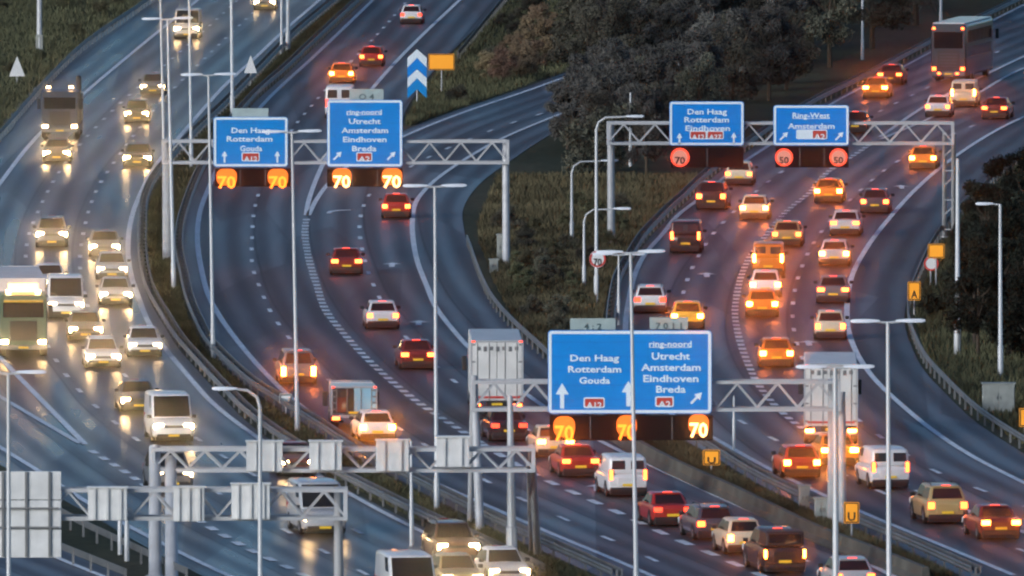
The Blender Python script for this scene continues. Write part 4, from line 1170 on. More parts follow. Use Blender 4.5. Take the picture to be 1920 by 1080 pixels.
def lorry(L, W, H, box_m, cab_m, floor=0.88, cab_h=2.9, doors=True, front_detail=True, dark_left=False):
    hw, yr, yf = W / 2, -L / 2, L / 2
    cl = 2.1
    p = []
    p.append(('cargo_box', bx('cargo_box', -hw + 0.03, hw - 0.03, yr + 0.06, yf - cl - 0.35, floor, H, box_m, 0.05), (0, 0, 0), None, []))
    if doors:
        for s in (-1, 1):
            x0, x1 = sorted((s * 0.02, s * (hw - 0.09)))
            sub = []
            for q in (0.3, 0.75):
                sub.append(('lock_bar', MB().tube((s * hw * q, yr - 0.02, floor + 0.05), (s * hw * q, yr - 0.02, H - 0.08), 0.022, n=6).mesh('lock_bar', 'door_bar', True), (0, 0, 0), None, []))
            for q in range(4):
                z = floor + 0.2 + q * (H - floor - 0.4) / 3
                sub.append(('hinge', bx('hinge', *sorted((s * (hw - 0.22), s * (hw - 0.05))), yr - 0.012, yr + 0.0, z, z + 0.08, 'door_bar'), (0, 0, 0), None, []))
            p.append(('door', bx('door', x0, x1, yr, yr + 0.055, floor + 0.04, H - 0.06, 'black_plastic' if (dark_left and s < 0) else box_m, 0.012), (0, 0, 0), None, sub))
        if dark_left:
            p.append(('warning_panel', bx('warning_panel', -hw * 0.75, -hw * 0.35, yr - 0.05, yr - 0.03, floor + 0.1, floor + 0.8, 'paint_darkred'), (0, 0, 0), None, []))
    p.append(('roof_rim', bx('roof_rim', -hw, hw, yr - 0.02, yr + 0.12, H - 0.05, H + 0.05, 'paint_silver', 0.02), (0, 0, 0), None, []))
    for s in (-1, 1):
        p.append(('corner_post', bx('corner_post', *sorted((s * (hw - 0.08), s * hw)), yr - 0.01, yr + 0.1, floor - 0.05, H - 0.055, 'paint_silver'), (0, 0, 0), None, []))
        p.append(('tail_lamp', bx('tail_lamp', *sorted((s * hw * 0.95, s * hw * 0.62)), yr - 0.03, yr + 0.06, floor - 0.28, floor - 0.12, 'tail_mid', 0.015), (0, 0, 0), 'tail', []))
        p.append(('marker_lamp', bx('marker_lamp', *sorted((s * hw * 0.96, s * hw * 0.84)), yr - 0.045, yr - 0.021, H - 0.04, H + 0.03, 'tail_dim'), (0, 0, 0), None, []))
        p.append(('mudguard', bx('mudguard', *sorted((s * hw * 0.97, s * hw * 0.45)), yr + 0.25, yr + 0.28, 0.25, floor - 0.3, 'black_plastic'), (0, 0, 0), None, []))
        p.append(('side_skirt', bx('side_skirt', *sorted((s * (hw - 0.06), s * (hw - 0.02))), yr + 2.6, yf - cl - 0.6, 0.4, floor - 0.12, 'paint_grey'), (0, 0, 0), None, []))
        for yy in (yr + 0.95, yr + 2.1, yf - 1.0):
            p.append(wheel_parts(s * (hw - 0.2), yy, 0.48, 0.36))
    p.append(('underrun_bar', bx('underrun_bar', -hw * 0.95, hw * 0.95, yr + 0.02, yr + 0.1, 0.48, 0.62, 'paint_silver', 0.02), (0, 0, 0), None, []))
    p.append(('number_plate', bx('number_plate', -0.26, 0.26, yr - 0.03, yr - 0.01, 0.68, 0.79, 'plate_yellow'), (0, 0, 0), None, []))
    p.append(('chassis', bx('chassis', -0.45, 0.45, yr + 0.1, yf - 0.4, 0.55, floor - 0.01, 'black_plastic'), (0, 0, 0), None, []))
    c = MB().loft([[(x, yf - cl, z) for x, z in rrect(W - 0.08, cab_h - 0.5, 0.12)], [(x, yf - 0.25, z) for x, z in rrect(W - 0.08, cab_h - 0.5, 0.14)], [(x * 0.96, yf - 0.02, z * 0.97 - 0.03) for x, z in rrect(W - 0.1, cab_h - 0.55, 0.2)]])
    zc = 0.45 + (cab_h - 0.5) / 2
    c.v = [(x, y, z + zc) for x, y, z in c.v]
    p.append(('cab', c.mesh('cab', cab_m, True), (0, 0, 0), 'paint' if cab_m is None else None, []))
    zt = cab_h - 0.05
    p.append(('windscreen', bx('windscreen', -hw * 0.83, hw * 0.83, yf - 0.06, yf + 0.012, cab_h - 1.28, cab_h - 0.52, 'window_glass', 0.03), (0, 0, 0), None, []))
    p.append(('grille', bx('grille', -hw * 0.55, hw * 0.55, yf - 0.06, yf + 0.015, 0.85, cab_h - 1.45, 'black_plastic', 0.02), (0, 0, 0), None, []))
    p.append(('front_bumper', bx('front_bumper', -hw * 0.96, hw * 0.96, yf - 0.2, yf + 0.05, 0.38, 0.62, 'paint_grey', 0.04), (0, 0, 0), None, []))
    p.append(('number_plate', bx('number_plate', -0.26, 0.26, yf + 0.051, yf + 0.06, 0.44, 0.55, 'plate_yellow'), (0, 0, 0), None, []))
    for s in (-1, 1):
        p.append(('headlight', bx('headlight', *sorted((s * hw * 0.92, s * hw * 0.62)), yf - 0.1, yf + 0.03, 0.68, 0.88, 'head_mid', 0.02), (0, 0, 0), 'head', []))
        p.append(('wing_mirror', bx('wing_mirror', *sorted((s * (hw + 0.02), s * (hw + 0.25))), yf - 0.3, yf - 0.18, cab_h - 1.3, cab_h - 0.6, 'black_plastic', 0.03), (0, 0, 0), None, []))
        p.append(('side_window', bx('side_window', *sorted((s * (hw - 0.05), s * (hw - 0.033))), yf - 1.3, yf - 0.35, cab_h - 1.25, cab_h - 0.6, 'window_glass'), (0, 0, 0), None, []))
    return dict(parts=p, L=L, W=W, H=H)

KIND['white_lorry'] = lorry(12.5, 2.52, 3.75, 'trailer_white', None)
for _q in range(7):
    _x = -0.95 + _q * 0.3
    KIND['white_lorry']['parts'].append(('vent', bx('vent', _x, _x + 0.16, -6.275, -6.256, 3.32 - 0.05 * (_q % 2), 3.5, 'grey_bracket'), (0, 0, 0), None, []))
KIND['white_lorry']['parts'].append(('warning_stripe', bx('warning_stripe', -1.1, 1.1, -6.27, -6.253, 1.02, 1.12, 'sign_red'), (0, 0, 0), None, []))
KIND['blue_lorry'] = lorry(5.6, 2.2, 1.95, 'paint_paleblue', 'paint_white', 0.66, 2.0, dark_left=True)
def oncoming_lorry(sign):
    k = lorry(13.0, 2.5, 3.9, 'trailer_white', None, cab_h=3.3) if sign else lorry(7.0, 2.5, 2.7, 'paint_slate', None, cab_h=3.2)
    hw, yf = 1.25, k['L'] / 2
    if sign:
        k['parts'].append(('roof_sign', bx('roof_sign', -hw * 0.62, hw * 0.62, yf - 0.5, yf - 0.3, 3.28, 3.75, 'lit_yellow', 0.05), (0, 0, 0), None, []))
        k['parts'].append(('sun_visor', bx('sun_visor', -hw * 0.8, hw * 0.8, yf + 0.0, yf + 0.22, 2.8, 2.92, 'paint_yellow', 0.03), (0, 0, 0), None, []))
    for q in (-0.75, 0.75):
        k['parts'].append(('roof_lamp', bx('roof_lamp', q - 0.14, q + 0.14, yf - 0.3, yf - 0.15, 3.27, 3.42, 'marker_lamp', 0.03), (0, 0, 0), None, []))
    return k
KIND['oncoming_lorry'] = oncoming_lorry(True)
KIND['dark_lorry'] = oncoming_lorry(False)
KIND['dark_lorry']['parts'] += [('exhaust_stack', MB().path([(-1.15, 1.2, 0.9), (-1.15, 1.2, 3.7), (-1.15, 1.05, 3.95)], [0.17, 0.17, 0.15], 10).mesh('exhaust_stack', 'black_plastic', True), (0, 0, 0), None, [])]

def coach():
    L, W, H = 12.5, 2.55, 4.1
    hw, yr, yf = W / 2, -L / 2, L / 2
    rings = []
    for y, s in ((yr, 0.93), (yr + 0.12, 0.99), (yr + 0.6, 1.0), (yf - 0.9, 1.0), (yf - 0.15, 0.97), (yf, 0.88)):
        rings.append([(x * s, y, z * (0.985 if s < 0.95 else 1) + 0.32 + (H - 0.32) / 2) for x, z in rrect(W, H - 0.32, 0.22, 3)])
    p = [('body', MB().loft(rings).mesh('body', 'paint_coach', True), (0, 0, 0), None, []),
         ('roof_panel', bx('roof_panel', -hw + 0.12, hw - 0.12, yr + 0.15, yf - 0.5, H + 0.002, H + 0.09, 'paint_white', 0.04), (0, 0, 0), None, []),
         ('rear_window', bx('rear_window', -hw * 0.82, hw * 0.82, yr - 0.012, yr + 0.1, 2.35, 3.55, 'window_glass', 0.03), (0, 0, 0), None, []),
         ('engine_cover', bx('engine_cover', -hw * 0.62, hw * 0.62, yr - 0.015, yr + 0.1, 0.95, 2.2, 'paint_black', 0.03), (0, 0, 0), None, []),
         ('rear_bumper', bx('rear_bumper', -hw * 0.95, hw * 0.95, yr - 0.07, yr + 0.1, 0.38, 0.72, 'paint_grey', 0.05), (0, 0, 0), None, []),
         ('number_plate', bx('number_plate', -0.26, 0.26, yr - 0.085, yr - 0.072, 0.5, 0.61, 'plate_yellow'), (0, 0, 0), None, []),
         ('windscreen', bx('windscreen', -hw * 0.82, hw * 0.82, yf - 0.1, yf + 0.012, 1.3, 3.6, 'window_glass', 0.03), (0, 0, 0), None, [])]
    for s in (-1, 1):
        for q in range(5):
            z = 1.05 + q * 0.22
            if s > 0:
                p.append(('grille_slat', bx('grille_slat', -hw * 0.5, hw * 0.5, yr - 0.03, yr - 0.016, z, z + 0.08, 'paint_slate'), (0, 0, 0), None, []))
        for q in range(6):
            y0 = yr + 0.9 + q * 1.75
            for z0, z1 in ((1.75, 2.45), (2.75, 3.6)):
                p.append(('side_window', bx('side_window', *sorted((s * (hw - 0.04), s * (hw + 0.008))), y0, y0 + 1.62, z0, z1, 'window_glass'), (0, 0, 0), None, []))
        p.append(('tail_lamp', bx('tail_lamp', *sorted((s * hw * 0.93, s * hw * 0.68)), yr - 0.03, yr + 0.06, 0.78, 1.05, 'tail_bright', 0.02), (0, 0, 0), 'tail', []))
        p.append(('tail_lamp', bx('tail_lamp', *sorted((s * hw * 0.60, s * hw * 0.42)), yr - 0.09, yr - 0.072, 0.5, 0.66, 'tail_mid'), (0, 0, 0), 'tail', []))
        p.append(('marker_lamp', bx('marker_lamp', *sorted((s * hw * 0.9, s * hw * 0.72)), yr - 0.03, yr + 0.06, 3.7, 3.88, 'tail_mid', 0.02), (0, 0, 0), None, []))
        p.append(('wing_mirror', bx('wing_mirror', *sorted((s * (hw + 0.12), s * (hw + 0.36))), yf - 0.1, yf + 0.1, 2.6, 3.3, 'black_plastic', 0.05), (0, 0, 0), None, []))
        for yy in (yr + 2.2, yr + 3.4, yf - 2.6):
            p.append(wheel_parts(s * (hw - 0.19), yy, 0.48, 0.36))
    return dict(parts=p, L=L, W=W, H=H)
KIND['coach'] = coach()

NAMES = dict(hatchback='hatchback_car', small_car='small_car', saloon='saloon_car', estate='estate_car', suv='suv_car', mpv='people_carrier', van='delivery_van', small_van='small_van',
             pickup='pickup_truck', white_lorry='box_lorry', blue_lorry='box_lorry', oncoming_lorry='lorry', dark_lorry='lorry', coach='coach')
CATS = dict(pickup='pickup', white_lorry='lorry', blue_lorry='lorry', oncoming_lorry='lorry', dark_lorry='lorry', coach='coach', van='van', small_van='van')

def vehicle(kind, u, vb, ref, paint, lamps, label, group, away=True, yaw=0.0):
    K = KIND[kind]
    g = G(u, vb - 2)
    s = LN[ref].slope(g.y + (K['L'] / 2)) + yaw
    d = Vector((s, 1, 0)).normalized()
    c = g + d * (K['L'] / 2)
    rz = math.atan2(-d.x, d.y) + (0 if away else math.pi)
    t = thing(NAMES[kind], label, CATS.get(kind, 'car'), (c.x, c.y, ZR + 0.015), rz, group)
    mats = {'paint': 'paint_' + paint, 'tail': lamps if away else 'tail_dim', 'head': 'head_low' if away else lamps}
    for name, me, loc, key, sub in K['parts']:
        o = put(name, me, t, loc, m=mats[key] if key else None)
        for n2, m2, l2, k2, _ in sub:
            put(n2, m2, o, l2)
    return t

AW_M, AW_R, ON = 'vehicles driving away on the middle carriageway', 'vehicles driving away on the right carriageway', 'oncoming vehicles with headlights on'
TB, TM, TD = 'tail_bright', 'tail_mid', 'tail_dim'
HB, HM = 'head_bright', 'head_mid'
for row in [
    # middle carriageway, from the top of the picture down
    ('hatchback', 771, 48, 'MT', 'white', TD, 'pale hatchback at the very top of the middle carriageway'),
    ('hatchback', 696, 128, 'MT', 'red', TM, 'reddish car just ahead of the orange glowing car near the top'),
    ('hatchback', 640, 160, 'ML', 'orange', TB, 'orange glowing car left of the chevron board near the top'),
    ('van', 636, 226, 'ML', 'white', TD, 'white topped van half hidden behind the five name sign'),
    ('hatchback', 743, 413, 'MR', 'red', TM, 'lone red car just below the far left gantry displays'),
    ('saloon', 650, 519, 'MB', 'darkred', TM, 'dark red saloon alone mid road, left of the merge block line end'),
    ('hatchback', 718, 621, 'MB', 'white', TM, 'white hatchback alone at the centre of the middle carriageway'),
    ('saloon', 784, 697, 'MB', 'darkred', TM, 'dark red saloon beside a lamp mast, left of the white lorry'),
    ('mpv', 560, 725, 'ML', 'grey', TB, 'braking car with glaring orange lamps at the left edge, behind a lamp mast'),
    ('white_lorry', 932, 790, 'MB', 'white', TM, 'tall white box lorry seen from behind left of the central sign', 0.085),
    ('saloon', 955, 832, 'MD2', 'black', TD, 'dark saloon directly below the white lorry'),
    ('blue_lorry', 664, 806, 'ML', 'white', TM, 'pale blue box lorry near the median rail', 0.07),
    ('hatchback', 708, 834, 'ML', 'white', 'amber_flash', 'white car with flaring amber lamp right behind the pale blue lorry'),
    ('saloon', 1042, 863, 'MD2', 'cream', TB, 'cream saloon under the left amber display of the central sign'),
    ('saloon', 1089, 900, 'MD2', 'red', TM, 'red orange saloon just behind the cream saloon'),
    ('small_van', 1178, 936, 'MD2', 'white', TM, 'white van behind the lamp mast under the central sign'),
    ('saloon', 1262, 992, 'MD2', 'red', TD, 'pinkish red car with bright yellow plate in the lower queue'),
    ('estate', 1344, 1018, 'MD2', 'slate', TM, 'grey estate car between the yellow plated car and the black pickup'),
    ('small_car', 1398, 1044, 'MD2', 'cream', TB, 'small cream car squeezed left of the black pickup'),
    ('pickup', 1472, 1080, 'MD2', 'black', TB, 'black pickup with covered bed in the lower queue'),
    ('hatchback', 1603, 1118, 'MD2', 'silver', TM, 'pale car roof cut by the bottom edge, right of the pickup'),
]:
    vehicle(*row[:7], AW_M, yaw=row[7] if len(row) > 7 else 0.0)
for row in [
    ('coach', 1778, 156, 'RL', 'slate', TM, 'tall slate blue double decker coach at the top right', 0.08),
    ('saloon', 1641, 188, 'RL', 'orange', TB, 'orange lit car left of the coach, lower of a close pair'),
    ('saloon', 1668, 163, 'RL', 'darkred', TM, 'dark red car left of the coach, upper of a close pair'),
    ('hatchback', 1758, 223, 'NL', 'white', TM, 'white car below the coach, left of the cream van'),
    ('small_van', 1806, 204, 'NL', 'cream', TB, 'cream van with glowing rear below the coach'),
    ('saloon', 1864, 227, 'RR', 'darkred', TM, 'dark red car right of the cream van below the coach'),
    ('hatchback', 1603, 254, 'RL', 'black', TM, 'dark car half hidden behind the ring west sign'),
    ('hatchback', 1730, 321, 'RR', 'orange', TB, 'orange red lit car alone left of the right gantry legs'),
    ('hatchback', 1385, 351, 'RL', 'cream', TM, 'cream car below the Eindhoven sign of the far right gantry'),
    ('suv', 1333, 397, 'RL', 'black', TM, 'dark wide car just above the black van by the left edge line'),
    ('hatchback', 1414, 416, 'RL', 'cream', TB, 'gold beige car right of the dark wide car'),
    ('hatchback', 1553, 384, 'RD2', 'orange', TB, 'orange glowing car at the centre below the ring west sign'),
    ('hatchback', 1640, 404, 'RR', 'slate', TM, 'grey car with red lamps right of the orange glowing one, nearest the right edge line'),
    ('small_van', 1285, 478, 'RL', 'black', TM, 'black van at the left edge line of the right carriageway'),
    ('hatchback', 1475, 466, 'RB', 'gold', TM, 'dull gold car just left of the white saloon at mid carriageway'),
    ('saloon', 1584, 446, 'RR', 'white', TM, 'white saloon near the right edge line, ahead of a silver car'),
    ('hatchback', 1564, 503, 'RR', 'silver', TB, 'silver car with orange lamps behind the white saloon'),
    ('small_van', 1440, 521, 'RB', 'orange', TB, 'flaring orange lit van at the block line, first of three close vehicles'),
    ('hatchback', 1435, 562, 'RB', 'white', TB, 'white car second of three close vehicles at the block line'),
    ('hatchback', 1429, 599, 'RB', 'orange', TB, 'orange lit car last of three close vehicles at the block line'),
    ('saloon', 1562, 573, 'RR', 'grey', TM, 'dark grey saloon at the right edge line with pinkish lamps'),
    ('small_car', 1557, 641, 'RR', 'cream', TM, 'cream small car following the dark grey saloon'),
    ('estate', 1219, 591, 'RL', 'white', TD, 'whitish estate car at the left edge line above the central sign'),
    ('hatchback', 1289, 622, 'RL', 'yellow', TB, 'yellow orange lit car just above the right half of the central sign'),
    ('hatchback', 1456, 693, 'RB', 'orange', TB, 'orange lit car alone left of the lorry on the right carriageway'),
    ('white_lorry', 1558, 838, 'RB', 'white', TB, 'tall white lorry behind the central gantry right leg', 0.10),
    ('hatchback', 1504, 901, 'RB', 'red', TB, 'pinkish red car lower left of the white lorry at right'),
    ('saloon', 1575, 879, 'RB', 'orange', 'amber_flash', 'car with amber flashing lamps straight behind the right white lorry'),
    ('small_van', 1670, 921, 'RD2', 'white', TM, 'white van behind the lamp mast at lower right'),
    ('suv', 1777, 987, 'RD2', 'gold', TM, 'beige tall car at lower right behind the white van'),
    ('saloon', 1877, 1017, 'RD2', 'darkred', TB, 'dark red saloon at the lower right edge'),
]:
    vehicle(*row[:7], AW_R, yaw=row[7] if len(row) > 7 else 0.0)
for row in [
    ('van', 350, 76, 'LD1', 'silver', HB, 'van with dazzling headlights at the top of the oncoming carriageway'),
    ('hatchback', 496, 22, 'LR', 'grey', HM, 'oncoming car at the top edge beside a pair of masts'),
    ('hatchback', 286, 182, 'LD1', 'grey', HM, 'oncoming car its roof pale, right of the dark lorry'),
    ('saloon', 257, 317, 'LR', 'black', HB, 'oncoming dark saloon just left of the far gantry left post'),
    ('dark_lorry', 112, 262, 'LD2', 'slate', HM, 'dark oncoming lorry with roof lamps and tall exhaust stack'),
    ('saloon', 106, 308, 'LD2', 'black', HB, 'dark oncoming car right in front of the dark lorry'),
    ('suv', 97, 468, 'LD2', 'grey', HB, 'dark oncoming car alone left of three cars in line'),
    ('saloon', 196, 486, 'LD1', 'grey', HB, 'first of three oncoming cars in line along the edge line'),
    ('hatchback', 210, 529, 'LR', 'silver', HM, 'second of three oncoming cars in line along the edge line'),
    ('saloon', 217, 577, 'LR', 'silver', HB, 'third of three oncoming cars in line along the edge line'),
    ('hatchback', 93, 552, 'LD1', 'white', HM, 'white car mostly hidden behind the oncoming white van'),
    ('van', 124, 602, 'LD1', 'white', HM, 'white oncoming van right of the lorry with a lit roof sign'),
    ('oncoming_lorry', 44, 673, 'LD2', 'green', HB, 'oncoming green cabbed lorry with lit yellow roof sign at the left edge'),
    ('saloon', 161, 643, 'LD1', 'grey', HB, 'oncoming car right of the lorry with lit roof sign'),
    ('estate', 194, 695, 'LD1', 'white', HB, 'pale oncoming estate with twin glare below the grey oncoming car'),
    ('hatchback', 272, 674, 'LR', 'white', HM, 'white oncoming car close to the solid edge line'),
    ('saloon', 261, 777, 'LD1', 'slate', HB, 'dark oncoming saloon just above left of the white van with amber lamp'),
    ('van', 326, 834, 'LR', 'white', HB, 'white oncoming van with a flaring right lamp'),
    ('suv', 325, 925, 'LR', 'grey', HM, 'oncoming car partly hidden by the left legs of the near gantry'),
    ('saloon', 560, 897, 'LR', 'darkred', HB, 'oncoming car with red bumper seen under the near gantry beam'),
    ('van', 610, 1008, 'LR', 'silver', HB, 'oncoming van in front of the nearest gantry post'),
    ('van', 782, 1152, 'LR', 'white', HM, 'white van roof at the bottom edge of the oncoming carriageway'),
    ('suv', 860, 1063, 'LR', 'brown', HB, 'dark brown oncoming car with bright lamps at the bottom'),
    ('hatchback', 868, 1116, 'LR', 'gold', HB, 'oncoming car cut by the bottom edge in front of the brown car'),
    ('hatchback', 956, 1104, 'LR', 'white', HB, 'white oncoming car at the bottom edge beside the thick pole'),
]:
    vehicle(*row[:7], ON, False)

vehicle('small_car', 256, 234, 'LD1', 'black', 'head_bright', 'dark small oncoming car with close set headlights behind the dark saloon by the gantry', ON, False)

# ------------------------------------------------------------------ vegetation
def leaf_mesh(name, centres, radii, n, size, m, elong=1.6, droop=0.0):
    """many leaf-sized faces spread through lumpy clumps"""
    c = np.asarray(centres, float); r = np.asarray(radii, float)
    pick = rng.choice(len(c), n, p=(r**2) / (r**2).sum())
    d = rng.normal(size=(n, 3)); d /= np.linalg.norm(d, axis=1)[:, None]
    rad = r[pick] * rng.uniform(0.35, 1.08, n)
    p = c[pick] + d * rad[:, None] * np.array([1, 1, 0.85])
    p[:, 2] = np.maximum(p[:, 2], 0.05)
    a = rng.normal(size=(n, 3)); a[:, 2] += droop; a /= np.linalg.norm(a, axis=1)[:, None]
    b = np.cross(a, rng.normal(size=(n, 3))); b /= np.linalg.norm(b, axis=1)[:, None]
    s = size * rng.uniform(0.5, 1.4, n)[:, None]
    a, b = a * s * elong, b * s * 0.5
    v = np.stack([p - a, p + b, p + a, p - b], 1).reshape(-1, 3)
    me = bpy.data.meshes.new(name)
    me.from_pydata(v.tolist(), [], np.arange(4 * n).reshape(n, 4).tolist())
    me.materials.append(MATS[m])
    return me

def clumps(h, w, n, low=0.25):
    cs, rs = [], []
    for _ in range(n):
        t = random.random()
        z = h * (low + (0.92 - low) * t)
        ww = w * (1.0 - 0.75 * abs(t - 0.35) ** 1.3) * 0.5
        a = random.uniform(0, 6.28)
        q = math.sqrt(random.random()) * ww
        cs.append((q * math.cos(a), q * math.sin(a), z)); rs.append(random.uniform(0.09, 0.2) * w)
    return cs, rs

def trunk_mesh(h, r, limbs):
    b = MB()
    b.path([(0, 0, -0.1), (0.05, 0, h * 0.25), (-0.08, 0.05, h * 0.55), (0.05, 0, h * 0.88)], [r, r * 0.8, r * 0.5, r * 0.12], 7)
    for _ in range(limbs):
        z = random.uniform(0.2, 0.7) * h
        a = random.uniform(0, 6.28)
        l = random.uniform(0.2, 0.38) * h
        b.path([(0, 0, z), (l * 0.45 * math.cos(a), l * 0.45 * math.sin(a), z + l * 0.4), (l * 0.7 * math.cos(a), l * 0.7 * math.sin(a), z + l * 0.9)],
               [r * 0.4, r * 0.25, r * 0.06], 5)
    return b.mesh('trunk', 'bark', True)

TREES = {}
def tree_kind(key, h, w, n_cl, n_leaf, size, m, limbs=8, low=0.25, elong=1.6):
    TREES[key] = []
    for _ in range(3):
        cs, rs = clumps(h, w, n_cl, low)
        TREES[key].append((trunk_mesh(h, 0.022 * h, limbs), leaf_mesh('crown', cs, rs, n_leaf, size, m, elong)))
tree_kind('dark', 9.0, 5.5, 26, 9000, 0.10, 'leaf_dark')
tree_kind('evergreen', 8.0, 5.0, 26, 8000, 0.11, 'leaf_evergreen')
tree_kind('bare', 9.5, 5.0, 30, 8000, 0.10, 'twig_grey', 14, 0.2, 4.0)
tree_kind('olive', 7.0, 5.0, 20, 3600, 0.16, 'leaf_olive')
tree_kind('bush', 2.6, 3.4, 18, 5000, 0.07, 'leaf_olive', 5, 0.1)
tree_kind('darkever', 2.8, 3.6, 16, 2400, 0.12, 'leaf_evergreen', 5, 0.1)
tree_kind('darkbush', 2.8, 3.6, 18, 5000, 0.075, 'leaf_dark', 5, 0.1)
tree_kind('russet', 4.2, 4.2, 26, 6000, 0.07, 'leaf_russet', 7, 0.12, 2.6)

PLANTS = []
def plant(key, u, v, sc, label, cat, group):
    tr, cr = random.choice(TREES[key])
    g = G(u, v)
    t = thing({'bush': 'bush', 'darkbush': 'bush', 'darkever': 'bush', 'russet': 'russet_shrub'}.get(key, 'tree'), label, cat, g, random.uniform(0, 6.28), group)
    s = sc * random.uniform(0.85, 1.15)
    t.scale = (s * random.uniform(0.9, 1.2), s * random.uniform(0.9, 1.2), s)
    PLANTS.append((t, u, v))
    put('trunk', tr, t)
    put('crown', cr, t)
    return t

def inside(u, v, f0, f1):
    y = Yv(v)
    x = G(u, v).x
    return float(f0(y)) < x < float(f1(y))

def region(n, u0, u1, v0, v1, ok, gap):
    out, tries = [], 0
    while len(out) < n and tries < 20000:
        tries += 1
        u, v = random.uniform(u0, u1), random.uniform(v0, v1)
        if not ok(u, v):
            continue
        p = G(u, v)
        if any((p.x - q.x) ** 2 + ((p.y - q.y) * 0.25) ** 2 < gap * gap for _, _, q in out):
            continue
        out.append((u, v, p))
    return sorted(out, key=lambda q: q[1])

wood = lambda u, v: (u > 1085 and Yv(v) > Yv(140) or inside(u, v, lambda y: LN['SlipE'](y) + 5.5, lambda y: 1e5)) and inside(u, v, lambda y: -1e5, lambda y: LN['Rg0'](y) - 4.0)
for u, v, p in region(64, 1040, 1900, -75, 130, wood, 1.7):
    key = random.choice(['dark', 'dark', 'bare', 'dark'])
    plant(key, u, v, 1.0, {'dark': 'dark leafy tree of the wood', 'bare': 'bare twiggy tree of the wood'}[key], 'tree', {'dark': 'leafy trees of the dark central wood', 'bare': 'bare trees of the dark central wood'}[key])
for u, v, p in region(34, 1000, 1480, 120, 330, wood, 1.7):
    key = random.choice(['dark', 'bare', 'bare', 'darkbush'])
    plant(key, u, v, 0.62 if key != 'darkbush' else 1.3,
          {'dark': 'low dark tree at the wood edge', 'bare': 'low leafless tree at the wood edge', 'darkbush': 'dark bush at the wood edge'}[key],
          {'darkbush': 'bush'}.get(key, 'tree'), {'dark': 'low leafy trees at the foot of the wood', 'bare': 'low leafless trees at the foot of the wood', 'darkbush': 'dark bushes at the foot of the wood'}[key])
edge = lambda u, v: inside(u, v, lambda y: LN['SlipE'](y) + 1.6, lambda y: LN['SlipE'](y) + 7)
for u, v, p in region(16, 1010, 1200, 110, 290, edge, 1.0):
    plant('bare', u, v, 0.55, 'leafless grey tree by the slip road', 'tree', 'leafless trees lining the slip road')
bank = lambda u, v: inside(u, v, lambda y: LN['Sg'](y) + 1.6, lambda y: LN['Rg0'](y) - 1.6)
for u, v, p in region(34, 930, 1240, 395, 640, bank, 0.8):
    key = random.choice(['bush', 'bush', 'darkbush'])
    plant(key, u, v, 0.40, {'bush': 'olive scrub bush on the bank', 'darkbush': 'darker scrub bush on the bank'}[key], 'bush', {'bush': 'olive scrub bushes on the bank', 'darkbush': 'darker scrub bushes on the bank'}[key])
for u, v in ((915, 150), (945, 152), (975, 146), (1000, 128), (1030, 118), (960, 120), (1000, 96), (1015, 75)):
    plant('russet', u, v, 0.55, 'russet bare shrub on the wedge', 'shrub', 'russet shrubs on the grass wedge')
wedge = lambda u, v: inside(u, v, lambda y: mEdge(y) + 1.0, lambda y: LN['SL'](y) - 1.8)
for u, v, p in region(16, 780, 1060, -60, 200, wedge, 0.9):
    plant('darkbush', u, v, 0.42, 'low dark bush on the wedge', 'bush', 'low bushes on the grass wedge')
right = lambda u, v: u > 1835 - max(0, v - 520) * 0.35 and inside(u, v, lambda y: LN['Rg2'](y) + 2.8, lambda y: LN['Rg2'](y) + 60)
for u, v, p in region(46, 1770, 2060, 300, 690, right, 0.85):
    key = random.choice(['evergreen', 'evergreen', 'darkever'])
    plant(key, u, v, 0.6 if key != 'darkever' else 1.0,
          {'evergreen': 'dark evergreen, right edge', 'darkever': 'blackish bush, right edge'}[key],
          {'darkever': 'bush'}.get(key, 'tree'), {'evergreen': 'dark evergreens of the right edge', 'darkever': 'dark bushes of the right edge'}[key])
leftv = lambda u, v: inside(u, v, lambda y: LN['LEr'](y) - 60, lambda y: LN['LEr'](y) - 2.0)
for u, v, p in region(14, -40, 240, -60, 290, leftv, 1.2):
    plant('bush', u, v, 0.4, 'low olive bush on the left verge', 'bush', 'low bushes on the top left verge')

# say which plant is which: by the landmark it stands nearest to, then by its distance
MARKS = [(1118, 560, 'tall curved lamp post'), (1072, 455, 'leftmost curved lamp post'), (1145, 455, 'right gantry post'), (948, 496, 'left gantry right post'),
         (1120, 485, 'round speed sign'), (1113, 620, 'widest sign left half'), (1325, 230, 'Eindhoven sign'), (1520, 200, 'ring west sign'), (1617, 112, 'tall faint mast'), (1508, 84, 'short faint pole'),
         (1764, 60, 'mast behind the coach'), (1272, 180, 'pole over the Eindhoven sign'), (1182, 260, 'pole with crossing head'), (1040, 200, 'slip road mouth'), (782, 196, 'chevron board'), (828, 176, 'orange yellow board'),
         (74, 108, 'thick mast'), (32, 156, 'pale triangular sign'), (1876, 705, 'single arm lamp'), (1795, 665, 'thick post'), (1755, 540, 'upper orange board'), (1714, 590, 'lower orange board'), (1872, 776, 'large cabinet'),
         (960, 40, 'top of the wedge'), (1400, 20, 'top edge'), (1250, 20, 'top edge left of the poles')]
by = {}
for t, u, v in PLANTS:
    a, b2, nm = min(MARKS, key=lambda q: (q[0] - u) ** 2 + (q[1] - v) ** 2)
    side = ('left of' if u < a - 6 else 'right of' if u > a + 6 else 'beside') if abs(u - a) > abs(v - b2) * 0.6 else ('behind' if v < b2 else 'before')
    by.setdefault('%s, %s the %s' % (t['label'], side, nm), []).append((v, t))
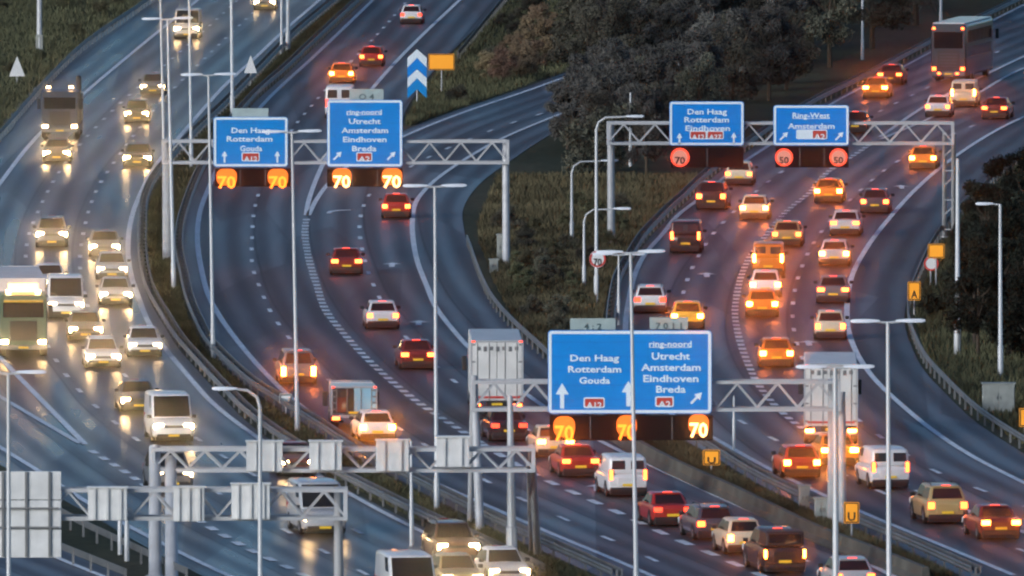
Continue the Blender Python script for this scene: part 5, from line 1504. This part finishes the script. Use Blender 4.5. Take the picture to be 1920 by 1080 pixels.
ORD = ['nearest', 'second nearest', 'third nearest', 'fourth nearest', 'fifth nearest', 'sixth nearest', 'seventh nearest', 'eighth nearest', 'ninth nearest', 'tenth nearest', 'eleventh nearest', 'twelfth nearest', 'thirteenth nearest', 'fourteenth nearest', 'fifteenth nearest', 'sixteenth nearest', 'seventeenth nearest', 'eighteenth nearest', 'nineteenth nearest', 'twentieth nearest']
for lab, q in by.items():
    q.sort(key=lambda w: -w[0])
    for k, (v, t) in enumerate(q):
        t['label'] = lab if len(q) == 1 else '%s %s' % (ORD[min(k, 19)] if k < len(q) - 1 else 'farthest', lab)

# short rough grass on the medians and banks: one mesh nobody could count
def grass_patch(name, f0, f1, v0, v1, n, h, m='grass_blade'):
    ys = rng.uniform(Yv(v1), Yv(v0), n)
    a, bb = f0(ys), f1(ys)
    xs = a + (bb - a) * rng.random(n)
    z = h * rng.uniform(0.4, 1.3, n)
    w = 0.05 * rng.uniform(0.6, 1.6, n)
    lean = rng.normal(0, 0.12, (n, 2))
    ang = rng.uniform(0, math.pi, n)
    v = np.empty((n, 3, 3))
    v[:, 0] = np.stack([xs - w * np.cos(ang), ys - w * np.sin(ang), np.zeros(n)], 1)
    v[:, 1] = np.stack([xs + w * np.cos(ang), ys + w * np.sin(ang), np.zeros(n)], 1)
    v[:, 2] = np.stack([xs + lean[:, 0], ys + lean[:, 1], z], 1)
    me = bpy.data.meshes.new(name)
    me.from_pydata(v.reshape(-1, 3).tolist(), [], np.arange(3 * n).reshape(n, 3).tolist())
    me.materials.append(MATS[m])
    o = put(name, me)
    o['kind'] = 'stuff'
    return o
grass_patch('median_grass', lambda y: LN['Mg1'](y) + 0.35, lambda y: LN['Mg3'](y) - 0.35, -60, 1090, 60000, 0.28)
grass_patch('bank_grass', lambda y: LN['Sg'](y) + 0.8, lambda y: LN['Rg0'](y) - 0.5, 330, 1085, 90000, 0.35, 'scrub_blade')
grass_patch('wedge_grass', lambda y: mEdge(y) + 0.4, lambda y: LN['SL'](y) - 1.2, -60, 235, 30000, 0.4)
grass_patch('verge_grass', lambda y: LN['LEr'](y) - 12, lambda y: LN['LEr'](y) - 0.5, -60, 280, 30000, 0.4)
grass_patch('right_bank_grass', lambda y: LN['Rg2'](y) + 0.4, lambda y: LN['Rg2'](y) + 9, 280, 880, 40000, 0.4)
for t, u, v in PLANTS:                      # keep every label within sixteen words
    w = t['label'].split()
    while len(w) > 16:
        for short in ('the', 'of', 'bare'):
            if short in w:
                w.remove(short)
                break
    t['label'] = ' '.join(w)

# ------------------------------------------------------------------ haze added to spread halos round the lamps: one even box round everything
hz_m = bpy.data.materials.new('haze')
hz_m.use_nodes = True
hz_m.node_tree.nodes.clear()
_o = hz_m.node_tree.nodes.new('ShaderNodeOutputMaterial')
_v = hz_m.node_tree.nodes.new('ShaderNodeVolumePrincipled')
_v.inputs['Color'].default_value = (0.97, 0.97, 0.97, 1)
_v.inputs['Density'].default_value = 0.00024
_v.inputs['Anisotropy'].default_value = 0.9986
hz_m.node_tree.links.new(_v.outputs[0], _o.inputs['Volume'])
_me = MB().box(-6100, 6100, -600, 14100, -1.0, 56.0).mesh('haze')
_me.materials.clear()
_me.materials.append(hz_m)
haze = put('haze', _me)
haze['kind'] = 'stuff'
